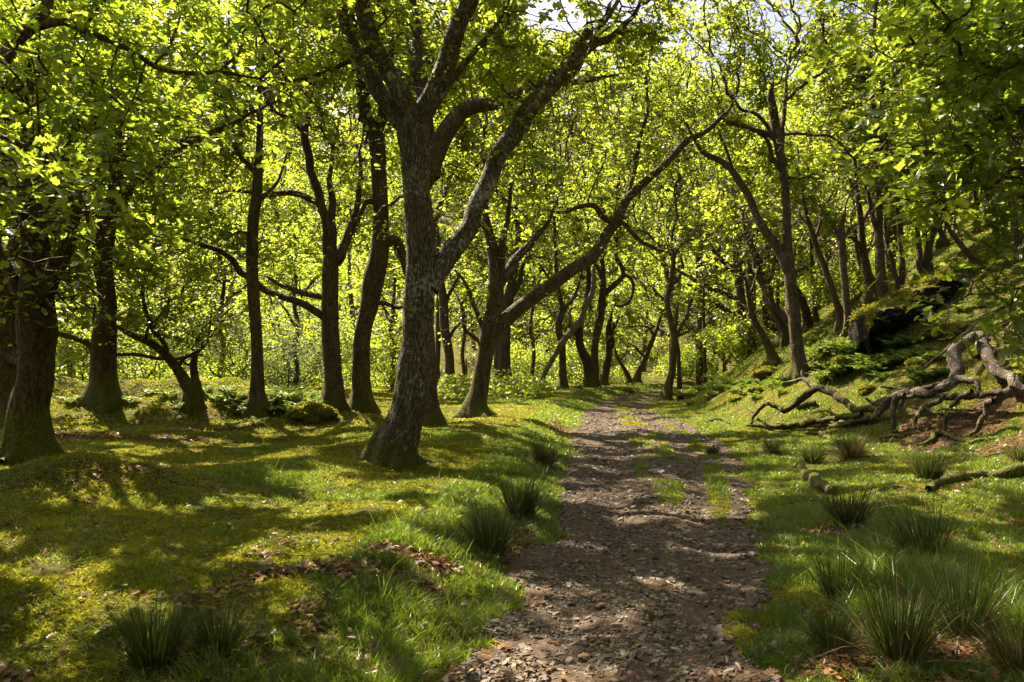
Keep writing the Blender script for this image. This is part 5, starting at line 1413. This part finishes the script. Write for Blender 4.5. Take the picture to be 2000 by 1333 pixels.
for k, a in enumerate([(570, 740, 30, 5.0, 3.6, 'pale silvery willow scrub behind the slim straight oak', 'leaf_grey', 8000, .10), (455, 745, 26, 3.4, 2.8, 'dark green bush behind the short stub on the hedge bank', 'leaf', 6000, .09), (525, 745, 33, 3.5, 2.6, 'greyish thicket seen right of the slim straight oak', 'leaf_grey', 5000, .11),
                       (620, 738, 36, 4.0, 3.0, 'loose green bush beyond the dead bracken', 'leaf', 5000, .12), (150, 750, 21, 3.2, 2.6, 'dark bush between the two left-hand trunks on the bank', 'leaf', 5000, .09), (290, 752, 23, 3.4, 2.2, 'deeply shaded bush under the low leaning oak', 'leaf', 5000, .09),
                       (770, 745, 30, 3.0, 2.6, 'sunlit bush between the bent trunk and the grey forked oak', 'leaf', 5000, .11), (1130, 742, 44, 3.5, 2.4, 'low bright bush behind the verge oaks', 'leaf', 4500, .13), (1010, 742, 46, 4.5, 2.6, 'bright bush on the meadow edge behind the fused brown trunks', 'leaf', 5000, .14), (1440, 728, 40, 4.0, 2.4, 'bright bush at the far end of the right verge', 'leaf', 5000, .13),
                       (1350, 742, 48, 4.0, 2.2, 'bushy growth at the far end of the track', 'leaf', 5000, .14), (1960, 470, 27, 3.5, 2.2, 'bright young bush on the open hillside turf at the right edge', 'leaf', 5000, .10), (1640, 600, 27, 2.6, 1.5, 'low leafy bush on the bank behind the pale snag', 'leaf', 4000, .10), (700, 735, 38, 4.5, 3.2, 'bright bush seen between the twin-stemmed and the bent oaks', 'leaf', 5500, .13)]):
    shrub(*a, seed=k)

# meadow fence far behind the trunks
fr = empty('wire_fence', at(900, 738, 47)); fr.location.z = float(terrain(fr.location.x, fr.location.y)); PARENT_LOC[fr.name] = np.array(fr.location)
tag(fr, 'grey wooden post fence along the far meadow between the trunks', 'fence')
xs = np.linspace(-7.5, 2.0, 9)
tops = []
for k, x in enumerate(xs):
    y = 47 + .25 * x; z = float(terrain(x, y)); h = 1.15 + .1 * sin(k * 5)
    g = Geo(); sweep(g, spline(np.array([(x, y, z - .2, .06), (x + .02, y, z + .6, .055), (x + .04 * sin(k), y, z + h, .05)]), .2), 7, 0, .1, k)
    g.build('post', M['deadwood'], fr, np.array([x, y, z])); tops.append((x, y, z + h - .12))
for dz in (0, -.35, -.7):
    g = Geo(); sweep(g, spline(np.array([(a, b, c + dz, .006) for a, b, c in tops]), .5), 4, 0, 0, 0); g.build('wire', M['deadwood'], fr, PARENT_LOC[fr.name])

def wood(name, spots, rng, leaves, size, hmin, hmax):
    g = Geo()
    for x, y in spots:
        z = float(terrain(x, y)); h = rng.uniform(hmin, hmax); R = h * rng.uniform(.28, .4)
        lean = rng.normal(0, .6, 2)
        r0 = h * .02
        pts = np.array([(x, y, z - .3, r0), (x + lean[0] * .2, y + lean[1] * .2, z + h * .2, r0 * .8), (x + lean[0] * .7, y + lean[1] * .5, z + h * .45, r0 * .6), (x + lean[0], y + lean[1], z + h * .75, r0 * .3)])
        sweep(g, spline(pts, .5), 7, 1, .2, int(x * 3 + y) % 97)
        for _ in range(4):
            a = rng.uniform(0, 6.28); s = rng.uniform(.2, .5); e = R * rng.uniform(.5, .9)
            b = pts[0] * (1 - s) + pts[3] * s
            q_ = np.array([(b[0], b[1], b[2], r0 * .5), (b[0] + cos(a) * e * .5 + rng.normal(0, .2), b[1] + sin(a) * e * .5, b[2] + e * .25, r0 * .4), (b[0] + cos(a) * e, b[1] + sin(a) * e, b[2] + e * rng.uniform(.3, .8), r0 * .2)])
            sweep(g, spline(q_, .4), 5, 1, .1, 1)
        nc = 42
        c = rng.normal(0, 1, (nc, 3)); c /= np.linalg.norm(c, axis=1)[:, None]; c *= (rng.random(nc) ** .4)[:, None]
        c = c * [R, R, h * .42] + [x + lean[0] * .7, y + lean[1] * .7, z + h * .58]
        n = leaves
        k = rng.integers(0, nc, n)
        pos = c[k] + rng.normal(0, 1, (n, 3)) * [.50, .50, .26] * (h / 9)
        pos = pos[pos[:, 2] > terrain(pos[:, 0], pos[:, 1]) + .2]
        u, v, f = project(pos)
        pos = pos[~((f > 1) & sky_gap(u, v, rng))]
        if y < 47:
            pos = pos[~sun_gap(pos)]
        n = len(pos)
        tone = rng.uniform(-.2, .2)
        add_leaves(g, pos, rng.normal(0, 1, (n, 3)), rng.normal(0, .5, (n, 3)) + [0, 0, 1], size * rng.uniform(.6, 1.3, n) * (1 + max(0, y - 60) / 120), 'rhomb', 0, np.clip(rng.normal(.5 + tone, .2, n), 0, 1))
    tag(g.build(name, [M['leaf'], M['bark_far']]), kind='stuff')
rng = np.random.default_rng(21)
def scatter(n, y0, y1, xa, xb, gap, ok):
    out = []
    for _ in range(n * 40):
        y = y0 + (y1 - y0) * rng.random() ** 1.2
        x = rng.uniform(xa, xb) * y / 60
        if ok(x, y) and all((x - a) ** 2 + (y - b) ** 2 > gap * gap for a, b in out):
            out.append((x, y))
        if len(out) >= n:
            break
    return out
far = scatter(260, 47, 165, -54, 54, 3.8, lambda x, y: abs(x - (path_l(y) + path_r(y)) / 2) > 3.2 and not (-9 < x < 1 and y < 66))
wood('distant_woodland', far, rng, 2300, .24, 8.5, 13.5)
hs = scatter(27, 27, 47, 16, 48, 3.0, lambda x, y: x > path_r(y) + 7)
wood('hillside_woodland', hs, rng, 3200, .15, 8.5, 12.5)

sw = [(x, y) for x, y in zip(rng.uniform(-22, 16, 190), rng.uniform(-14, 3.6, 190)) if (x < -5 or y < -2.5) and (y < 2.0 or x < -7) and not (abs(x) < 2 and y > -6)]
sw = [s for k, s in enumerate(sw) if all((s[0] - a) ** 2 + (s[1] - b) ** 2 > 7 for a, b in sw[:k])]
wood('unseen_shade_woodland', sw, rng, 3800, .2, 8, 11)  # unseen trees behind and left of the camera, added to darken the foreground

wood('tall_woodland', [(11.6, 47), (13.5, 44.5), (15.8, 48), (12.4, 39.5), (15, 41), (17.5, 44), (10.8, 52), (18.5, 50), (14, 53)], rng, 4200, .17, 15, 18)
# low growth on the floor of the wood
g = Geo()
for k in range(260):
    y = rng.uniform(27, 72); x = rng.uniform(-.72, .72) * y
    if abs(x - (path_l(y) + path_r(y)) / 2) < 3.4 or (-9 < x < -1 and 34 < y < 60) or path_r(y) + 3 < x < path_r(y) + 9 and y < 40:
        continue
    w_, h_ = rng.uniform(.6, 1.7), rng.uniform(.4, 1.5); n = 420
    q_ = rng.normal(0, 1, (n, 3)); q_ /= np.linalg.norm(q_, axis=1)[:, None]; q_ *= (rng.random(n) ** .4)[:, None]
    q_ = q_ * [w_, w_, h_] + [x, y, 0]; q_[:, 2] = terrain(q_[:, 0], q_[:, 1]) + np.abs(q_[:, 2]) + .05
    add_leaves(g, q_, rng.normal(0, 1, (n, 3)), rng.normal(0, .6, (n, 3)) + [0, 0, .8], .13 * rng.uniform(.6, 1.3, n) * (1 + y / 120), 'rhomb', 0, np.clip(rng.normal(rng.uniform(.2, .8), .2, n), 0, 1))
tag(g.build('undergrowth', M['leaf']), kind='stuff')

# ---------------------------------------------------------------- turf, moss, fallen leaves, gravel
def sample_ground(n, y0, y1, rng, margin=1.2, power=1.0):
    """points over the land in front of the camera, denser near it"""
    y = y0 * (y1 / y0) ** (rng.random(n) ** power)
    x = rng.uniform(-1, 1, n) * (0.70 * y + margin)
    return x, y
rng = np.random.default_rng(33)
def blades(name, x, y, h, w, m_, lean, rnd, rng, seg=2):
    z = terrain(x, y) + .022 * ((x > path_l(y) + .15) & (x < path_r(y) - .15))
    n = len(x)
    d = rng.normal(0, lean, (n, 3)); d[:, 2] = 1
    g = Geo()
    strips(g, np.stack([x, y, z - .006], 1), d, h, w, rng.uniform(.05, .45, n), rnd, 0, seg)
    return tag(g.build(name, M[m_]), kind='stuff')
# grass
x, y = sample_ground(1500000, 3.2, 46, rng, power=.85)
ms, lt = moss_at(x, y), litter_at(x, y)
keep = ~on_track(x, y) & (rng.random(len(x)) < (1 - .80 * ms) * (1 - .88 * lt)) & (fbm(x / .28, y / .28, 0, 62, 2) + .25 * rng.random(len(x)) > .50)
x, y = x[keep], y[keep]; ms = ms[keep]
edge = np.exp(-((path_l(y) - x - .4) / .5) ** 2)
h = (0.030 + .070 * fbm(x / .5, y / .5, 0, 63, 2) ** 1.6 * 1.6 + .035 * edge) * rng.uniform(.5, 1.35, len(x)) * (1 - .35 * ms)
inside = (x > path_l(y)) & (x < path_r(y)); h = np.where(inside, h * .8, h)
for u_, v_, s_, k_ in [(1700, 1180, .7, .9), (1850, 1190, .8, .9), (1620, 1060, .6, .6), (1960, 1240, .6, .9), (985, 1040, .45, .7), (360, 1290, .5, .7), (1420, 910, .3, .5)]:
    q_ = gpx(u_, v_); h = h * (1 + k_ * np.exp(-(((x - q_[0]) / s_) ** 2 + ((y - q_[1]) / s_) ** 2)))
tall = rng.random(len(x)) < .006; h = np.where(tall, h * 2.6, h)
w = .0020 + .00085 * y
tint = np.clip(.25 + .55 * fbm(x / 1.1, y / 1.1, 0, 64, 2) + rng.normal(0, .17, len(x)), 0, 1)
blades('grass', x, y, h, w, 'grass', .38, tint, rng)
print('grass', len(x))
# moss cushions
x, y = sample_ground(1200000, 3.2, 34, rng, power=.85)
ms, lt = moss_at(x, y), litter_at(x, y)
keep = ~on_track(x, y, -.05) & (rng.random(len(x)) < (.10 + .9 * ms) * (1 - .8 * lt)) & (fbm(x / .16, y / .16, 0, 65, 2) + .3 * rng.random(len(x)) > .52)
x, y = x[keep], y[keep]
h = (.016 + .03 * fbm(x / .15, y / .15, 0, 66, 2)) * rng.uniform(.6, 1.4, len(x)) * (1 + y / 40)
tint = np.clip(.05 + .8 * fbm(x / .7, y / .7, 0, 67, 3) + rng.normal(0, .2, len(x)), 0, 1)
blades('moss_carpet', x, y, h, .006 + .0010 * y, 'moss', .8, tint, rng)
print('moss', len(x))
# fallen leaves
x, y = sample_ground(260000, 3.2, 30, rng)
lt = litter_at(x, y)
trk = on_track(x, y)
keep = (rng.random(len(x)) < np.where(trk, .012, .015 + .8 * np.clip(lt - .15, 0, 1)))
x, y = x[keep], y[keep]; n = len(x)
g = Geo()
add_leaves(g, np.stack([x, y, terrain(x, y) + .012 + .02 * rng.random(n) + .02 * on_track(x, y)], 1), rng.normal(0, 1, (n, 3)), rng.normal(0, .35, (n, 3)) + [0, 0, 1], rng.uniform(.035, .085, n), 'lobed', 0, np.clip(rng.normal(.5, .3, n), 0, 1))
tag(g.build('leaf_litter', M['litter']), kind='stuff')
print('litter', n)
# small broken sticks
n = 420
x, y = sample_ground(n, 3.4, 20, rng)
a = rng.uniform(0, 6.28, n); L = rng.uniform(.05, .28, n)
p0 = np.stack([x, y, terrain(x, y) + .02], 1); x1, y1 = x + np.cos(a) * L * .5, y + np.sin(a) * L * .5
p1 = np.stack([x1, y1, terrain(x1, y1) + .025], 1); a2 = a + rng.normal(0, .45, n); x2, y2 = x1 + np.cos(a2) * L * .5, y1 + np.sin(a2) * L * .5
p2 = np.stack([x2, y2, terrain(x2, y2) + .02 + rng.uniform(0, .03, n)], 1); r_ = rng.uniform(.002, .006, n)
g = Geo(); twig_tubes(g, p0, p1, r_, r_ * .85, 5, 0); twig_tubes(g, p1, p2, r_ * .85, r_ * .5, 5, 0)
tag(g.build('stick_debris', M['deadwood']), kind='stuff')
# low leafy weeds in the turf
g = Geo()
x, y = sample_ground(520, 3.4, 14, rng)
ok = ~on_track(x, y, .1); x, y = x[ok], y[ok]
k = rng.integers(4, 9, len(x)); rep = np.repeat(np.arange(len(x)), k); n = len(rep)
a = rng.uniform(0, 6.28, n); out = np.stack([np.cos(a), np.sin(a), np.full(n, .35)], 1); s_ = rng.uniform(.018, .05, len(x))[rep] * rng.uniform(.7, 1.2, n)
add_leaves(g, np.stack([x[rep], y[rep], terrain(x[rep], y[rep]) + .02 + .03 * rng.random(n)], 1) + out * .012, out, rng.normal(0, .25, (n, 3)) + [0, 0, 1], s_, 'fold', 0, np.clip(rng.normal(.4, .2, n), 0, 1))
tag(g.build('weeds', M['fern']), kind='stuff')
# slate chips on the track
n = 62000
y = 3.3 * (26 / 3.3) ** rng.random(n)
t = rng.random(n)
x = path_l(y) + t * (path_r(y) - path_l(y))
keep = on_track(x, y, -.02) & (fbm(x / .45, y / .45, 0, 68, 3) + .4 * rng.random(n) > .60)
x, y = x[keep], y[keep]; n = len(x)
s = np.minimum(.003 + rng.exponential(.0043, n), .034) * (1 + y / 30)
box = np.array([(-1, -1, -1), (1, -1, -1), (1, 1, -1), (-1, 1, -1), (-.7, -.75, 1), (.75, -.7, 1), (.7, .75, 1), (-.75, .7, 1)], float)
V = box[None] * (1 + rng.normal(0, .22, (n, 8, 3))) * (s[:, None] * rng.uniform(.65, 1.4, (n, 3)) * [1, .8, .30])[:, None]
ang = rng.uniform(0, 6.28, n); c_, s_ = np.cos(ang)[:, None], np.sin(ang)[:, None]
V = np.stack([V[..., 0] * c_ - V[..., 1] * s_, V[..., 0] * s_ + V[..., 1] * c_, V[..., 2] + V[..., 0] * rng.normal(0, .22, n)[:, None] + V[..., 1] * rng.normal(0, .22, n)[:, None]], -1)
V = V + np.stack([x, y, terrain(x, y) + .017 + s * .12], -1)[:, None]
F = np.array([(0, 1, 5, 4), (1, 2, 6, 5), (2, 3, 7, 6), (3, 0, 4, 7), (4, 5, 6, 7)])
loops = (F.ravel()[None] + (np.arange(n) * 8)[:, None]).ravel()
m, nt, nn, ll = mat('slate_chip')
at_ = N(nt, 'ShaderNodeAttribute', attribute_name='tint'); ge = N(nt, 'ShaderNodeNewGeometry')
c = ramp(nt, at_.outputs['Fac'], [(0, (.030, .018, .011)), (.5, (.075, .049, .031)), (.85, (.16, .115, .078)), (1, (.30, .24, .175))])
c = mixc(nt, .35, c, ramp(nt, noise(nt, ge.outputs['Position'], 60, 5, .7), [(.3, (.05, .035, .025)), (.7, (.15, .11, .08))]))
b = N(nt, 'ShaderNodeBsdfPrincipled', Roughness=.7); ll.new(c, b.inputs['Base Color'])
o = N(nt, 'ShaderNodeOutputMaterial'); ll.new(b.outputs[0], o.inputs[0])
M['chip'] = m
tag(mesh_obj('gravel', V, loops, np.full(n * 5, 4), M['chip'], rnd=np.repeat(rng.random(n), 8)), kind='stuff')
print('chips', n)
